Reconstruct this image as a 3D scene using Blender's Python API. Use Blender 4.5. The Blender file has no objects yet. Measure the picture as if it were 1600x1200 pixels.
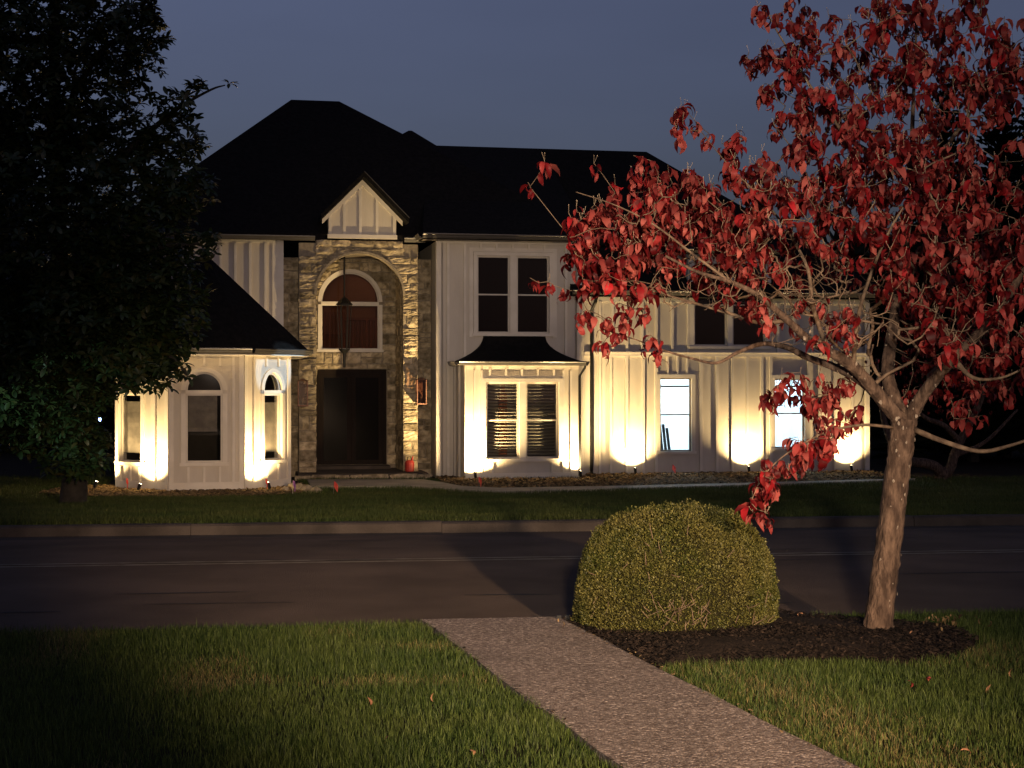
import bpy, math, random
import numpy as np
from mathutils import Vector, Matrix

R = math.radians
rnd = random.Random(7)
rng = np.random.default_rng(7)
scene = bpy.context.scene
col = scene.collection

# ------------------------------------------------------------------ camera
FPX = 2400.0                       # focal length in photo pixels (1600 wide)
CAMZ = 1.6
cam_d = bpy.data.cameras.new('camera')
cam_d.sensor_width = 36.0
cam_d.lens = 36.0 * FPX / 1600.0
cam_d.clip_start = 0.05
cam_d.clip_end = 2000
cam = bpy.data.objects.new('camera', cam_d)
cam.location = (0, 0, CAMZ)
cam.rotation_euler = (R(90), 0, 0)
col.objects.link(cam)
scene.camera = cam

# ------------------------------------------------------------------ dusk sky
world = bpy.data.worlds.new('World')
scene.world = world
world.use_nodes = True
wn, wl = world.node_tree.nodes, world.node_tree.links
sky = wn.new('ShaderNodeTexSky')
sky.sky_type = 'NISHITA'
sky.sun_disc = False
sky.sun_elevation = R(1.5)
sky.sun_rotation = R(150)
sky.air_density = 1.0
sky.dust_density = 3.0
sky.ozone_density = 3.0
hs = wn.new('ShaderNodeHueSaturation')
hs.inputs['Saturation'].default_value = 0.62
hs.inputs['Value'].default_value = 1.5
wl.new(sky.outputs[0], hs.inputs['Color'])
tint = wn.new('ShaderNodeMix'); tint.data_type = 'RGBA'; tint.blend_type = 'MULTIPLY'
tint.inputs['Factor'].default_value = 1.0
tint.inputs[7].default_value = (1.0, 0.90, 1.17, 1)      # dull violet overcast
tc = wn.new('ShaderNodeTexCoord'); cn = wn.new('ShaderNodeTexNoise'); cn.inputs['Scale'].default_value = 3.0; cn.inputs['Detail'].default_value = 4
mpg = wn.new('ShaderNodeMapping'); mpg.inputs['Scale'].default_value = (1, 1, 3.5)      # thin even cloud
wl.new(tc.outputs['Generated'], mpg.inputs['Vector']); wl.new(mpg.outputs[0], cn.inputs['Vector'])
cr = wn.new('ShaderNodeMapRange'); cr.inputs['To Min'].default_value = 0.82; cr.inputs['To Max'].default_value = 1.18
wl.new(cn.outputs['Fac'], cr.inputs['Value'])
hc = wn.new('ShaderNodeHueSaturation'); wl.new(hs.outputs[0], hc.inputs['Color']); wl.new(cr.outputs[0], hc.inputs['Value'])
wl.new(hc.outputs[0], tint.inputs[6])
wl.new(tint.outputs[2], wn['Background'].inputs['Color'])
wn['Background'].inputs['Strength'].default_value = 0.10

sun_d = bpy.data.lights.new('dusk_sun', 'SUN')      # last trace of daylight
sun_d.energy = 0.004
sun_d.angle = R(20)
sun_d.color = (1.0, 0.9, 0.8)
sun = bpy.data.objects.new('dusk_sun', sun_d)
sun.rotation_euler = (R(75), 0, R(30))
col.objects.link(sun)

# ------------------------------------------------------------------ render look
vs = scene.view_settings
vs.view_transform = 'Standard'
vs.look = 'None'
vs.exposure = 0.0
vs.gamma = 1.0
vs.use_curve_mapping = False
scene.cycles.use_denoising = True
scene.cycles.max_bounces = 6
scene.cycles.transparent_max_bounces = 16
scene.cycles.caustics_reflective = False
scene.cycles.caustics_refractive = False
scene.cycles.sample_clamp_indirect = 4.0

# ------------------------------------------------------------------ materials
def mat(name, c1, c2=None, scale=6.0, rough=0.7, bump=0.0, bscale=40.0, metal=0.0, detail=5.0,
        island=0.0, objrand=0.0, spec=0.4, c3=None, transl=0.0, lo=0.35, hi=0.65, stretch=None):
    """Principled surface, two-tone noise in world position, optional per-piece variation."""
    m = bpy.data.materials.new(name)
    m.use_nodes = True
    n, l = m.node_tree.nodes, m.node_tree.links
    b = n['Principled BSDF']
    b.inputs['Roughness'].default_value = rough
    b.inputs['Metallic'].default_value = metal
    b.inputs['Specular IOR Level'].default_value = spec
    geo = n.new('ShaderNodeNewGeometry')
    pos = geo.outputs['Position']
    if stretch:
        mp = n.new('ShaderNodeMapping')
        mp.inputs['Scale'].default_value = stretch
        l.new(pos, mp.inputs['Vector'])
        pos = mp.outputs[0]
    c2 = c2 or c1
    tx = n.new('ShaderNodeTexNoise')
    tx.inputs['Scale'].default_value = scale
    tx.inputs['Detail'].default_value = detail
    l.new(pos, tx.inputs['Vector'])
    rp = n.new('ShaderNodeValToRGB')
    rp.color_ramp.elements[0].position = lo
    rp.color_ramp.elements[1].position = hi
    rp.color_ramp.elements[0].color = (*c1, 1)
    rp.color_ramp.elements[1].color = (*c2, 1)
    l.new(tx.outputs['Fac'], rp.inputs['Fac'])
    out = rp.outputs['Color']
    if c3 is not None:                      # a third tone by piece
        mx = n.new('ShaderNodeMix'); mx.data_type = 'RGBA'
        mr = n.new('ShaderNodeMath'); mr.operation = 'POWER'
        mr.inputs[1].default_value = 2.0
        l.new(geo.outputs['Random Per Island'], mr.inputs[0])
        l.new(mr.outputs[0], mx.inputs['Factor'])
        l.new(out, mx.inputs[6]); mx.inputs[7].default_value = (*c3, 1)
        out = mx.outputs[2]
    if island or objrand:
        src = geo.outputs['Random Per Island']
        if objrand:
            oi = n.new('ShaderNodeObjectInfo'); src = oi.outputs['Random']
        amt = island or objrand
        mr = n.new('ShaderNodeMapRange')
        mr.inputs['To Min'].default_value = 1 - amt
        mr.inputs['To Max'].default_value = 1 + amt
        l.new(src, mr.inputs['Value'])
        hsv = n.new('ShaderNodeHueSaturation')
        l.new(mr.outputs[0], hsv.inputs['Value'])
        l.new(out, hsv.inputs['Color'])
        out = hsv.outputs[0]
    l.new(out, b.inputs['Base Color'])
    if bump:
        t2 = n.new('ShaderNodeTexNoise')
        t2.inputs['Scale'].default_value = bscale
        t2.inputs['Detail'].default_value = 6
        l.new(pos, t2.inputs['Vector'])
        bp = n.new('ShaderNodeBump')
        bp.inputs['Strength'].default_value = min(1.0, bump)
        bp.inputs['Distance'].default_value = 0.02
        l.new(t2.outputs['Fac'], bp.inputs['Height'])
        l.new(bp.outputs[0], b.inputs['Normal'])
    if transl:
        tr = n.new('ShaderNodeBsdfTranslucent')
        l.new(out, tr.inputs['Color'])
        ms = n.new('ShaderNodeMixShader')
        ms.inputs[0].default_value = transl
        l.new(b.outputs[0], ms.inputs[1]); l.new(tr.outputs[0], ms.inputs[2])
        l.new(ms.outputs[0], n['Material Output'].inputs['Surface'])
    return m

def emit(name, c, s):
    m = bpy.data.materials.new(name); m.use_nodes = True
    n, l = m.node_tree.nodes, m.node_tree.links
    e = n.new('ShaderNodeEmission'); e.inputs[0].default_value = (*c, 1); e.inputs[1].default_value = s
    l.new(e.outputs[0], n['Material Output'].inputs['Surface'])
    return m

def glass(name, tint=(0.85, 0.85, 0.85), rough=0.03, ior=1.5):
    m = bpy.data.materials.new(name); m.use_nodes = True
    n, l = m.node_tree.nodes, m.node_tree.links
    t = n.new('ShaderNodeBsdfTransparent'); t.inputs[0].default_value = (*tint, 1)
    g = n.new('ShaderNodeBsdfGlossy'); g.inputs['Roughness'].default_value = rough
    fr = n.new('ShaderNodeFresnel')
    gg = n.new('ShaderNodeNewGeometry'); mr = n.new('ShaderNodeMapRange')      # same reflectance on both faces of a thin pane
    mr.inputs['To Min'].default_value = ior; mr.inputs['To Max'].default_value = 1.0 / ior
    l.new(gg.outputs['Backfacing'], mr.inputs['Value']); l.new(mr.outputs[0], fr.inputs['IOR'])
    ms = n.new('ShaderNodeMixShader')
    l.new(fr.outputs[0], ms.inputs[0]); l.new(t.outputs[0], ms.inputs[1]); l.new(g.outputs[0], ms.inputs[2])
    l.new(ms.outputs[0], n['Material Output'].inputs['Surface'])
    return m

M = {}
M['siding'] = mat('siding', (0.50, 0.46, 0.40), (0.55, 0.51, 0.445), scale=1.2, rough=0.6, bump=0.12, bscale=9, stretch=(3, 3, 0.8))
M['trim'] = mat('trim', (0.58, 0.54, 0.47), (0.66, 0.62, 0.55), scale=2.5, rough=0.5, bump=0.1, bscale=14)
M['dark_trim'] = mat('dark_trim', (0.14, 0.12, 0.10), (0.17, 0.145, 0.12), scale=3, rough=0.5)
M['sash'] = mat('sash', (0.50, 0.47, 0.41), (0.56, 0.52, 0.46), scale=4, rough=0.45)
M['stone'] = mat('stone', (0.17, 0.138, 0.085), (0.44, 0.37, 0.255), scale=7, rough=0.9, bump=1.0, bscale=22, objrand=0.42)
M['mortar'] = mat('mortar', (0.20, 0.17, 0.13), (0.28, 0.24, 0.18), scale=14, rough=0.95, bump=0.6, bscale=60)
M['roof'] = mat('roof_shingle', (0.006, 0.006, 0.006), (0.012, 0.011, 0.011), scale=9, rough=0.95, bump=0.6, bscale=30, spec=0.1)
M['black_metal'] = mat('black_metal', (0.006, 0.006, 0.006), (0.011, 0.011, 0.011), scale=8, rough=0.5, spec=0.2)
M['gutter'] = mat('gutter_paint', (0.05, 0.045, 0.04), (0.06, 0.055, 0.05), scale=4, rough=0.35, spec=0.6)
M['door'] = mat('door_wood', (0.008, 0.005, 0.004), (0.014, 0.008, 0.006), scale=3, rough=0.7, spec=0.15, stretch=(6, 6, 0.5))
M['copper'] = mat('copper', (0.17, 0.088, 0.062), (0.26, 0.145, 0.105), scale=12, rough=0.55, metal=0.5)
M['glass'] = glass('window_glass')
M['dark_glass'] = glass('screened_glass', (0.22, 0.22, 0.22), 0.15, 1.2)
M['brown_glass'] = glass('brown_glass', (0.75, 0.66, 0.58), 0.05, 1.2)
M['amber_glass'] = glass('amber_glass', (0.55, 0.46, 0.42), 0.1)
M['room_dark'] = mat('room_dark', (0.03, 0.026, 0.022), (0.045, 0.04, 0.034), scale=2, rough=0.9)
M['room_brown'] = mat('room_brown', (0.24, 0.135, 0.085), (0.30, 0.175, 0.110), scale=1.4, rough=0.85)
M['room_white'] = mat('room_white', (0.78, 0.80, 0.82), (0.82, 0.84, 0.86), scale=1.5, rough=0.8)
M['board_grey'] = mat('board_grey', (0.05, 0.055, 0.06), (0.08, 0.085, 0.09), scale=4, rough=0.8)
M['blind'] = mat('blind', (0.22, 0.21, 0.18), (0.27, 0.26, 0.22), scale=3, rough=0.6)
M['shade'] = mat('shade_cloth', (0.22, 0.20, 0.17), (0.32, 0.29, 0.24), scale=5, rough=0.85, bump=0.3, bscale=20)
M['wood_red'] = mat('wood_red', (0.13, 0.05, 0.03), (0.20, 0.08, 0.045), scale=5, rough=0.55, objrand=0.25, stretch=(8, 8, 1))
M['brick_reflection'] = mat('brick_reflection', (0.34, 0.13, 0.07), (0.45, 0.19, 0.11), scale=14, rough=0.9, bump=0.5, bscale=30)
M['asphalt'] = mat('asphalt', (0.088, 0.064, 0.048), (0.140, 0.102, 0.077), scale=0.9, rough=0.92, bump=0.7, bscale=140, detail=10, spec=0.2)
M['tar'] = mat('tar', (0.02, 0.018, 0.016), (0.035, 0.03, 0.027), scale=9, rough=0.8)
M['paint_line'] = mat('paint_line', (0.17, 0.14, 0.09), (0.30, 0.26, 0.19), scale=7, rough=0.8)
M['kerb'] = mat('kerb_concrete', (0.036, 0.029, 0.024), (0.074, 0.060, 0.050), scale=2.3, rough=0.9, bump=0.6, bscale=40, detail=9)
M['walk'] = mat('walk_concrete', (0.26, 0.24, 0.20), (0.36, 0.33, 0.28), scale=1.8, rough=0.85, bump=0.3, bscale=40)
M['soil'] = mat('soil', (0.018, 0.014, 0.009), (0.034, 0.026, 0.016), scale=7, rough=0.97, bump=0.8, bscale=40, spec=0.1)
M['mulch'] = mat('mulch', (0.016, 0.011, 0.008), (0.034, 0.024, 0.017), scale=12, rough=0.95, bump=1.0, bscale=45, spec=0.15)
M['chip'] = mat('mulch_chip', (0.014, 0.010, 0.007), (0.042, 0.028, 0.019), scale=9, rough=0.9, island=0.6, spec=0.2)
M['straw'] = mat('bed_litter', (0.10, 0.065, 0.03), (0.26, 0.18, 0.09), scale=6, rough=0.9, island=0.6, spec=0.2)
M['blade'] = mat('grass_blade', (0.030, 0.064, 0.008), (0.070, 0.098, 0.016), scale=1.3, rough=0.6, island=0.5,
                 c3=(0.088, 0.118, 0.026), transl=0.3, spec=0.35, lo=0.42, hi=0.72)
M['blade_far'] = mat('grass_far', (0.040, 0.066, 0.014), (0.075, 0.092, 0.024), scale=0.8, rough=0.6, island=0.4, transl=0.25, spec=0.25)
M['bark'] = mat('dogwood_bark', (0.050, 0.030, 0.020), (0.19, 0.125, 0.085), scale=26, rough=0.92, bump=1.0, bscale=60, stretch=(1, 1, 0.35), lo=0.42, hi=0.75)
M['lichen'] = mat('lichen', (0.22, 0.17, 0.13), (0.36, 0.30, 0.23), scale=30, rough=0.95, bump=0.6, bscale=90)
M['twig'] = mat('dogwood_twig', (0.085, 0.055, 0.036), (0.20, 0.14, 0.09), scale=18, rough=0.85)
M['leaf_red'] = mat('leaf_red', (0.070, 0.004, 0.006), (0.27, 0.011, 0.015), scale=4.0, rough=0.5, island=0.75,
                    c3=(0.215, 0.055, 0.045), transl=0.25, spec=0.15)
M['leaf_red_one'] = mat('leaf_red_single', (0.09, 0.005, 0.007), (0.32, 0.014, 0.018), scale=7.0, rough=0.5, objrand=0.65, transl=0.25, spec=0.15)
M['leaf_pink_one'] = mat('leaf_pink_single', (0.26, 0.052, 0.044), (0.34, 0.085, 0.066), scale=4.0, rough=0.6, objrand=0.4, transl=0.25, spec=0.15)
M['bud'] = mat('bud', (0.26, 0.20, 0.13), (0.34, 0.26, 0.18), scale=30, rough=0.7)
M['box_leaf'] = mat('boxwood_leaf', (0.050, 0.070, 0.010), (0.115, 0.102, 0.028), scale=3.2, rough=0.55, island=0.55,
                    c3=(0.13, 0.12, 0.032), transl=0.2, spec=0.3)
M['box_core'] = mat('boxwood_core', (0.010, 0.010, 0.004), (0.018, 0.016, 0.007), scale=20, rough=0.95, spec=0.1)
M['mag_leaf'] = mat('magnolia_leaf', (0.012, 0.028, 0.008), (0.024, 0.046, 0.013), scale=2.0, rough=0.45, island=0.4,
                    c3=(0.030, 0.028, 0.008), spec=0.4)
M['mag_bark'] = mat('magnolia_bark', (0.018, 0.016, 0.013), (0.034, 0.030, 0.025), scale=10, rough=0.9, bump=0.5, bscale=30)
M['needle'] = mat('evergreen', (0.010, 0.016, 0.007), (0.018, 0.026, 0.010), scale=1.0, rough=0.85, island=0.4, spec=0.15)
M['litter'] = mat('fallen_leaf', (0.26, 0.11, 0.055), (0.40, 0.21, 0.11), scale=8, rough=0.8, objrand=0.35)
M['litter_red'] = mat('fallen_leaf_red', (0.30, 0.03, 0.025), (0.38, 0.06, 0.045), scale=8, rough=0.7, objrand=0.3)
M['flag'] = mat('flag_film', (0.80, 0.10, 0.09), (0.90, 0.16, 0.13), scale=20, rough=0.5, transl=0.5)
M['flag_purple'] = mat('flag_purple', (0.50, 0.18, 0.60), (0.56, 0.24, 0.66), scale=20, rough=0.5, transl=0.5)
M['wire'] = mat('wire', (0.30, 0.28, 0.26), (0.34, 0.32, 0.30), scale=20, rough=0.4, metal=0.8)
M['red_plastic'] = mat('red_plastic', (0.42, 0.035, 0.03), (0.50, 0.06, 0.045), scale=6, rough=0.45)
M['lens_warm'] = emit('lens_warm', (1.0, 0.80, 0.48), 60.0)
M['lens_soft'] = emit('lens_soft', (1.0, 0.75, 0.5), 20.0)
M['lens_cool'] = emit('lens_cool', (0.75, 0.95, 1.0), 20.0)
M['lens_blue'] = emit('lens_blue', (0.25, 0.35, 1.0), 14.0)
M['lit_bulb'] = emit('lit_bulb', (0.85, 0.95, 1.0), 14.0)

# exposed-aggregate concrete: pebbles by voronoi cell
def aggregate():
    m = bpy.data.materials.new('exposed_aggregate'); m.use_nodes = True
    n, l = m.node_tree.nodes, m.node_tree.links
    b = n['Principled BSDF']; b.inputs['Roughness'].default_value = 0.8
    geo = n.new('ShaderNodeNewGeometry')
    v = n.new('ShaderNodeTexVoronoi'); v.inputs['Scale'].default_value = 75
    l.new(geo.outputs['Position'], v.inputs['Vector'])
    sp = n.new('ShaderNodeSeparateColor'); l.new(v.outputs['Color'], sp.inputs[0])
    rp = n.new('ShaderNodeValToRGB')
    e = rp.color_ramp.elements
    e[0].position = 0.0; e[0].color = (0.11, 0.075, 0.055, 1)
    e[1].position = 1.0; e[1].color = (0.60, 0.49, 0.40, 1)
    k = e.new(0.55); k.color = (0.235, 0.185, 0.147, 1)
    k = e.new(0.85); k.color = (0.35, 0.28, 0.225, 1)
    l.new(sp.outputs[0], rp.inputs[0])
    nz = n.new('ShaderNodeTexNoise'); nz.inputs['Scale'].default_value = 2.2; nz.inputs['Detail'].default_value = 6
    l.new(geo.outputs['Position'], nz.inputs['Vector'])
    mr = n.new('ShaderNodeMapRange'); mr.inputs['To Min'].default_value = 0.65; mr.inputs['To Max'].default_value = 1.3
    l.new(nz.outputs['Fac'], mr.inputs['Value'])
    hv = n.new('ShaderNodeHueSaturation'); l.new(rp.outputs[0], hv.inputs['Color']); l.new(mr.outputs[0], hv.inputs['Value'])
    l.new(hv.outputs[0], b.inputs['Base Color'])
    iv = n.new('ShaderNodeMath'); iv.operation = 'SUBTRACT'; iv.inputs[0].default_value = 1.0
    l.new(v.outputs['Distance'], iv.inputs[1])
    bp = n.new('ShaderNodeBump'); bp.inputs['Strength'].default_value = 1.0; bp.inputs['Distance'].default_value = 0.006
    l.new(iv.outputs[0], bp.inputs['Height']); l.new(bp.outputs[0], b.inputs['Normal'])
    return m
M['aggregate'] = aggregate()

# ------------------------------------------------------------------ mesh helpers
class MB:
    def __init__(s): s.v = []; s.f = []
    def add(s, vs_, fs_):
        o = len(s.v); s.v += [tuple(p) for p in vs_]; s.f += [tuple(i + o for i in f) for f in fs_]; return s
    def box(s, x0, x1, y0, y1, z0, z1):
        return s.add([(x0, y0, z0), (x1, y0, z0), (x1, y1, z0), (x0, y1, z0), (x0, y0, z1), (x1, y0, z1), (x1, y1, z1), (x0, y1, z1)],
                     [(0, 3, 2, 1), (4, 5, 6, 7), (0, 1, 5, 4), (1, 2, 6, 5), (2, 3, 7, 6), (3, 0, 4, 7)])
    def quad(s, a, b, c, d): return s.add([a, b, c, d], [(0, 1, 2, 3)])
    def prism_y(s, pts, y0, y1):
        """polygon in (x, z), counter-clockwise seen from the front, extruded along y"""
        n = len(pts)
        vs_ = [(x, y0, z) for x, z in pts] + [(x, y1, z) for x, z in pts]
        fs_ = [tuple(range(n)), tuple(range(2 * n - 1, n - 1, -1))] + [(i, i + n, (i + 1) % n + n, (i + 1) % n) for i in range(n)]
        return s.add(vs_, fs_)
    def prism_z(s, pts, z0, z1):
        n = len(pts)
        vs_ = [(x, y, z0) for x, y in pts] + [(x, y, z1) for x, y in pts]
        fs_ = [tuple(range(n - 1, -1, -1)), tuple(range(n, 2 * n))] + [(i, (i + 1) % n, (i + 1) % n + n, i + n) for i in range(n)]
        return s.add(vs_, fs_)
    def tube(s, pts, rad, sides=6, cap=True):
        pts = [Vector(p) for p in pts]
        if not hasattr(rad, '__len__'): rad = [rad] * len(pts)
        o = len(s.v); up = Vector((0.3, 0.2, 1)).normalized()
        for i, p in enumerate(pts):
            t = (pts[min(i + 1, len(pts) - 1)] - pts[max(i - 1, 0)]).normalized()
            a = t.cross(up)
            if a.length < 1e-3: a = t.cross(Vector((1, 0, 0)))
            a.normalize(); b = t.cross(a)
            for k in range(sides):
                th = 2 * math.pi * k / sides
                s.v.append(tuple(p + (a * math.cos(th) + b * math.sin(th)) * rad[i]))
        for i in range(len(pts) - 1):
            for k in range(sides):
                k2 = (k + 1) % sides
                s.f.append((o + i * sides + k, o + i * sides + k2, o + (i + 1) * sides + k2, o + (i + 1) * sides + k))
        if cap:
            s.f.append(tuple(o + k for k in range(sides - 1, -1, -1)))
            e = o + (len(pts) - 1) * sides
            s.f.append(tuple(e + k for k in range(sides)))
        return s
    def lathe(s, prof, c=(0, 0, 0), sides=12):
        o = len(s.v)
        for r, z in prof:
            for k in range(sides):
                th = 2 * math.pi * k / sides
                s.v.append((c[0] + r * math.cos(th), c[1] + r * math.sin(th), c[2] + z))
        for i in range(len(prof) - 1):
            for k in range(sides):
                k2 = (k + 1) % sides
                s.f.append((o + i * sides + k, o + i * sides + k2, o + (i + 1) * sides + k2, o + (i + 1) * sides + k))
        s.f.append(tuple(o + k for k in range(sides - 1, -1, -1)))
        e = o + (len(prof) - 1) * sides
        s.f.append(tuple(e + k for k in range(sides)))
        return s
    def mesh(s, name, m):
        me = bpy.data.meshes.new(name)
        me.from_pydata(s.v, [], s.f); me.update()
        if m: me.materials.append(M[m] if isinstance(m, str) else m)
        return me
    def build(s, name, m, parent=None, smooth=False, mw=None):
        return place(name, s.mesh(name, m), parent, smooth=smooth, mw=mw)

def place(name, me, parent=None, loc=None, scale=None, rot=None, smooth=False, mw=None):
    o = bpy.data.objects.new(name, me)
    col.objects.link(o)
    if parent is not None: o.parent = parent
    if mw is not None: o.matrix_local = mw
    if loc is not None: o.location = loc
    if rot is not None: o.rotation_euler = rot
    if scale is not None: o.scale = scale
    if smooth and me is not None:
        me.polygons.foreach_set('use_smooth', [True] * len(me.polygons))
    return o

def tri_mesh(name, verts, tris, m):
    me = bpy.data.meshes.new(name)
    verts = np.ascontiguousarray(verts, dtype=np.float32); tris = np.ascontiguousarray(tris, dtype=np.int32)
    me.vertices.add(len(verts)); me.vertices.foreach_set('co', verts.ravel())
    me.loops.add(tris.size); me.loops.foreach_set('vertex_index', tris.ravel())
    me.polygons.add(len(tris)); me.polygons.foreach_set('loop_start', np.arange(0, tris.size, 3, dtype=np.int32))
    me.update(calc_edges=True)
    me.materials.append(M[m])
    return me

def empty(name, loc=(0, 0, 0), rz=0.0, parent=None, mw=None):
    o = bpy.data.objects.new(name, None); o.empty_display_size = 0.2
    col.objects.link(o)
    if parent is not None: o.parent = parent
    if mw is not None: o.matrix_local = mw
    else:
        o.location = loc; o.rotation_euler = (0, 0, rz)
    return o

def tag(o, label=None, cat=None, group=None, kind=None):
    if label: o['label'] = label
    if cat: o['category'] = cat
    if group: o['group'] = group
    if kind: o['kind'] = kind
    return o

UNIT = {}
def unit_box(m):
    if m not in UNIT: UNIT[m] = MB().box(0, 1, 0, 1, 0, 1).mesh('board', m)
    return UNIT[m]
def board(name, parent, x0, x1, y0, y1, z0, z1, m='trim'):
    return place(name, unit_box(m), parent, loc=(x0, y0, z0), scale=(x1 - x0, y1 - y0, z1 - z0))

def W(px, py, Y):
    """world point at depth Y along the sight line of photo pixel (px, py)"""
    return Vector(((px - 800) / FPX * Y, Y, CAMZ - (py - 600) / FPX * Y))
def G(px, py, z=0.0):
    Y = (CAMZ - z) * FPX / (py - 600)
    return Vector(((px - 800) / FPX * Y, Y, z))

# ------------------------------------------------------------------ ground profile
RA = R(7.4)
R0 = Vector((-0.16, 10.46)); RD = Vector((math.cos(RA), math.sin(RA))); RN = Vector((-math.sin(RA), math.cos(RA)))
def rq(x, y): return ((x - R0.x) * RN.x + (y - R0.y) * RN.y)
def rp_(s, q): return (R0.x + RD.x * s + RN.x * q, R0.y + RD.y * s + RN.y * q)
ROADW = 7.95
GZ = -0.756
def smooth01(t): t = min(1, max(0, t)); return t * t * (3 - 2 * t)
def gz(x, y):
    q = rq(x, y)
    if q < 0: return 0.03 * smooth01((-q) / 6.0)
    if q < 4: return -0.09 + 0.047 * (q / 4)
    if q < ROADW: return -0.043 - 0.147 * ((q - 4) / (ROADW - 4)) ** 1.3
    if q < ROADW + 0.16: return -0.06
    return -0.06 + (GZ + 0.06) * min(1, (q - ROADW - 0.16) / 14.0)
def gz_np(x, y):
    q = (x - R0.x) * RN.x + (y - R0.y) * RN.y
    t = np.clip(-q / 6.0, 0, 1); near = 0.03 * t * t * (3 - 2 * t)
    far = -0.06 + (GZ + 0.06) * np.clip((q - ROADW - 0.16) / 14.0, 0, 1)
    return np.where(q < 0, near, far)

def sheet(name, svals, qvals, zf, m):
    mb = MB(); ns, nq = len(svals), len(qvals)
    for q in qvals:
        for s in svals:
            x, y = rp_(s, q); mb.v.append((x, y, zf(s, q)))
    for j in range(nq - 1):
        for i in range(ns - 1):
            a = j * ns + i; mb.f.append((a, a + 1, a + 1 + ns, a + ns))
    o = mb.build(name, m, smooth=True); o['kind'] = 'structure'; return o

SV = [-400, -200, -120, -80, -60, -45] + list(np.arange(-34, 35, 1.0)) + [45, 60, 80, 120, 200, 400]
sheet('near_lawn', SV, [-60, -40, -25, -16] + list(np.arange(-12, 0.01, 0.5)), lambda s, q: (0.03 * smooth01(-q / 6.0)) - 0.025, 'soil')
road = sheet('road', SV, list(np.linspace(-0.12, ROADW + 0.05, 26)),
             lambda s, q: gz(*rp_(s, min(ROADW - 0.001, max(0.0, q)))) if q >= 0 else -0.092, 'asphalt')
sheet('far_lawn', SV, list(np.linspace(ROADW + 0.1, ROADW + 16, 24)) + [ROADW + k for k in (20, 26, 34, 45, 60, 90, 150, 300, 600)],
      lambda s, q: gz(*rp_(s, max(q, ROADW + 0.17))) - 0.03, 'soil')
# double centre line, 4 mm paint
for k, q in enumerate((3.86, 4.02)):
    mb = MB()
    ss = np.arange(-40, 41, 2.0)
    for s in ss:
        for dq in (-0.035, 0.035):
            x, y = rp_(s, q + dq); mb.v.append((x, y, gz(x, y) + 0.004))
    for i in range(len(ss) - 1): mb.f.append((2 * i, 2 * i + 2, 2 * i + 3, 2 * i + 1))
    o = mb.build('centre_line', 'paint_line', road)

# old tar seams and scuffs on the asphalt
for k in range(26):
    s_, q_ = rnd.uniform(-7, 7), rnd.uniform(0.5, 7.2); L_ = rnd.uniform(0.3, 1.6); mb = MB(); n_ = 8; dq = rnd.uniform(-0.05, 0.05)
    for i in range(n_ + 1):
        f = i / n_; w_ = 0.006 + 0.02 * math.sin(math.pi * f) * rnd.uniform(0.4, 1.2)
        for sg in (-1, 1):
            x, y = rp_(s_ + L_ * f, q_ + dq * f + rnd.uniform(-0.012, 0.012) + sg * w_); mb.v.append((x, y, gz(x, y) + 0.004))
    for i in range(n_): mb.f.append((2 * i, 2 * i + 2, 2 * i + 3, 2 * i + 1))
    mb.build('tar_seam', 'tar', road)

# far kerb: cast segments with open joints
kerb = empty('kerb', (0, 0, 0)); tag(kerb, kind='structure')
for i in range(-9, 14):
    s0 = i * 2.95 + 0.35; s1 = s0 + 2.944
    prof = [(ROADW - 0.45, -0.186), (ROADW - 0.02, -0.175), (ROADW + 0.005, -0.075), (ROADW + 0.035, -0.055), (ROADW + 0.17, -0.052), (ROADW + 0.17, -0.35), (ROADW - 0.45, -0.35)]
    mb = MB(); n = len(prof)
    jz = rnd.uniform(-0.006, 0.006); jq = rnd.uniform(-0.008, 0.008)
    K = 4
    for e in range(K + 1):
        s = s0 + (s1 - s0) * e / K
        for q, z in prof:
            x, y = rp_(s, q + jq + rnd.uniform(-0.005, 0.005)); mb.v.append((x, y, z + jz + rnd.uniform(-0.004, 0.004)))
    for e in range(K):
        for k in range(n):
            k2 = (k + 1) % n; mb.f.append((e * n + k, (e + 1) * n + k, (e + 1) * n + k2, e * n + k2))
    mb.f.append(tuple(range(n))); mb.f.append(tuple(K * n + k for k in range(n - 1, -1, -1)))
    mb.build('kerb_stone', 'kerb', kerb)

# near side: flush gutter strip along the lawn
mb = MB()
for i, s in enumerate(SV):
    for q, z in ((-0.10, -0.03), (0.0, -0.075), (0.36, -0.078)):
        x, y = rp_(s, q); mb.v.append((x, y, z))
for i in range(len(SV) - 1):
    for k in range(2):
        a = i * 3 + k; mb.f.append((a, a + 3, a + 4, a + 1))
tag(mb.build('gutter_strip', 'kerb'), kind='structure')

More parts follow.
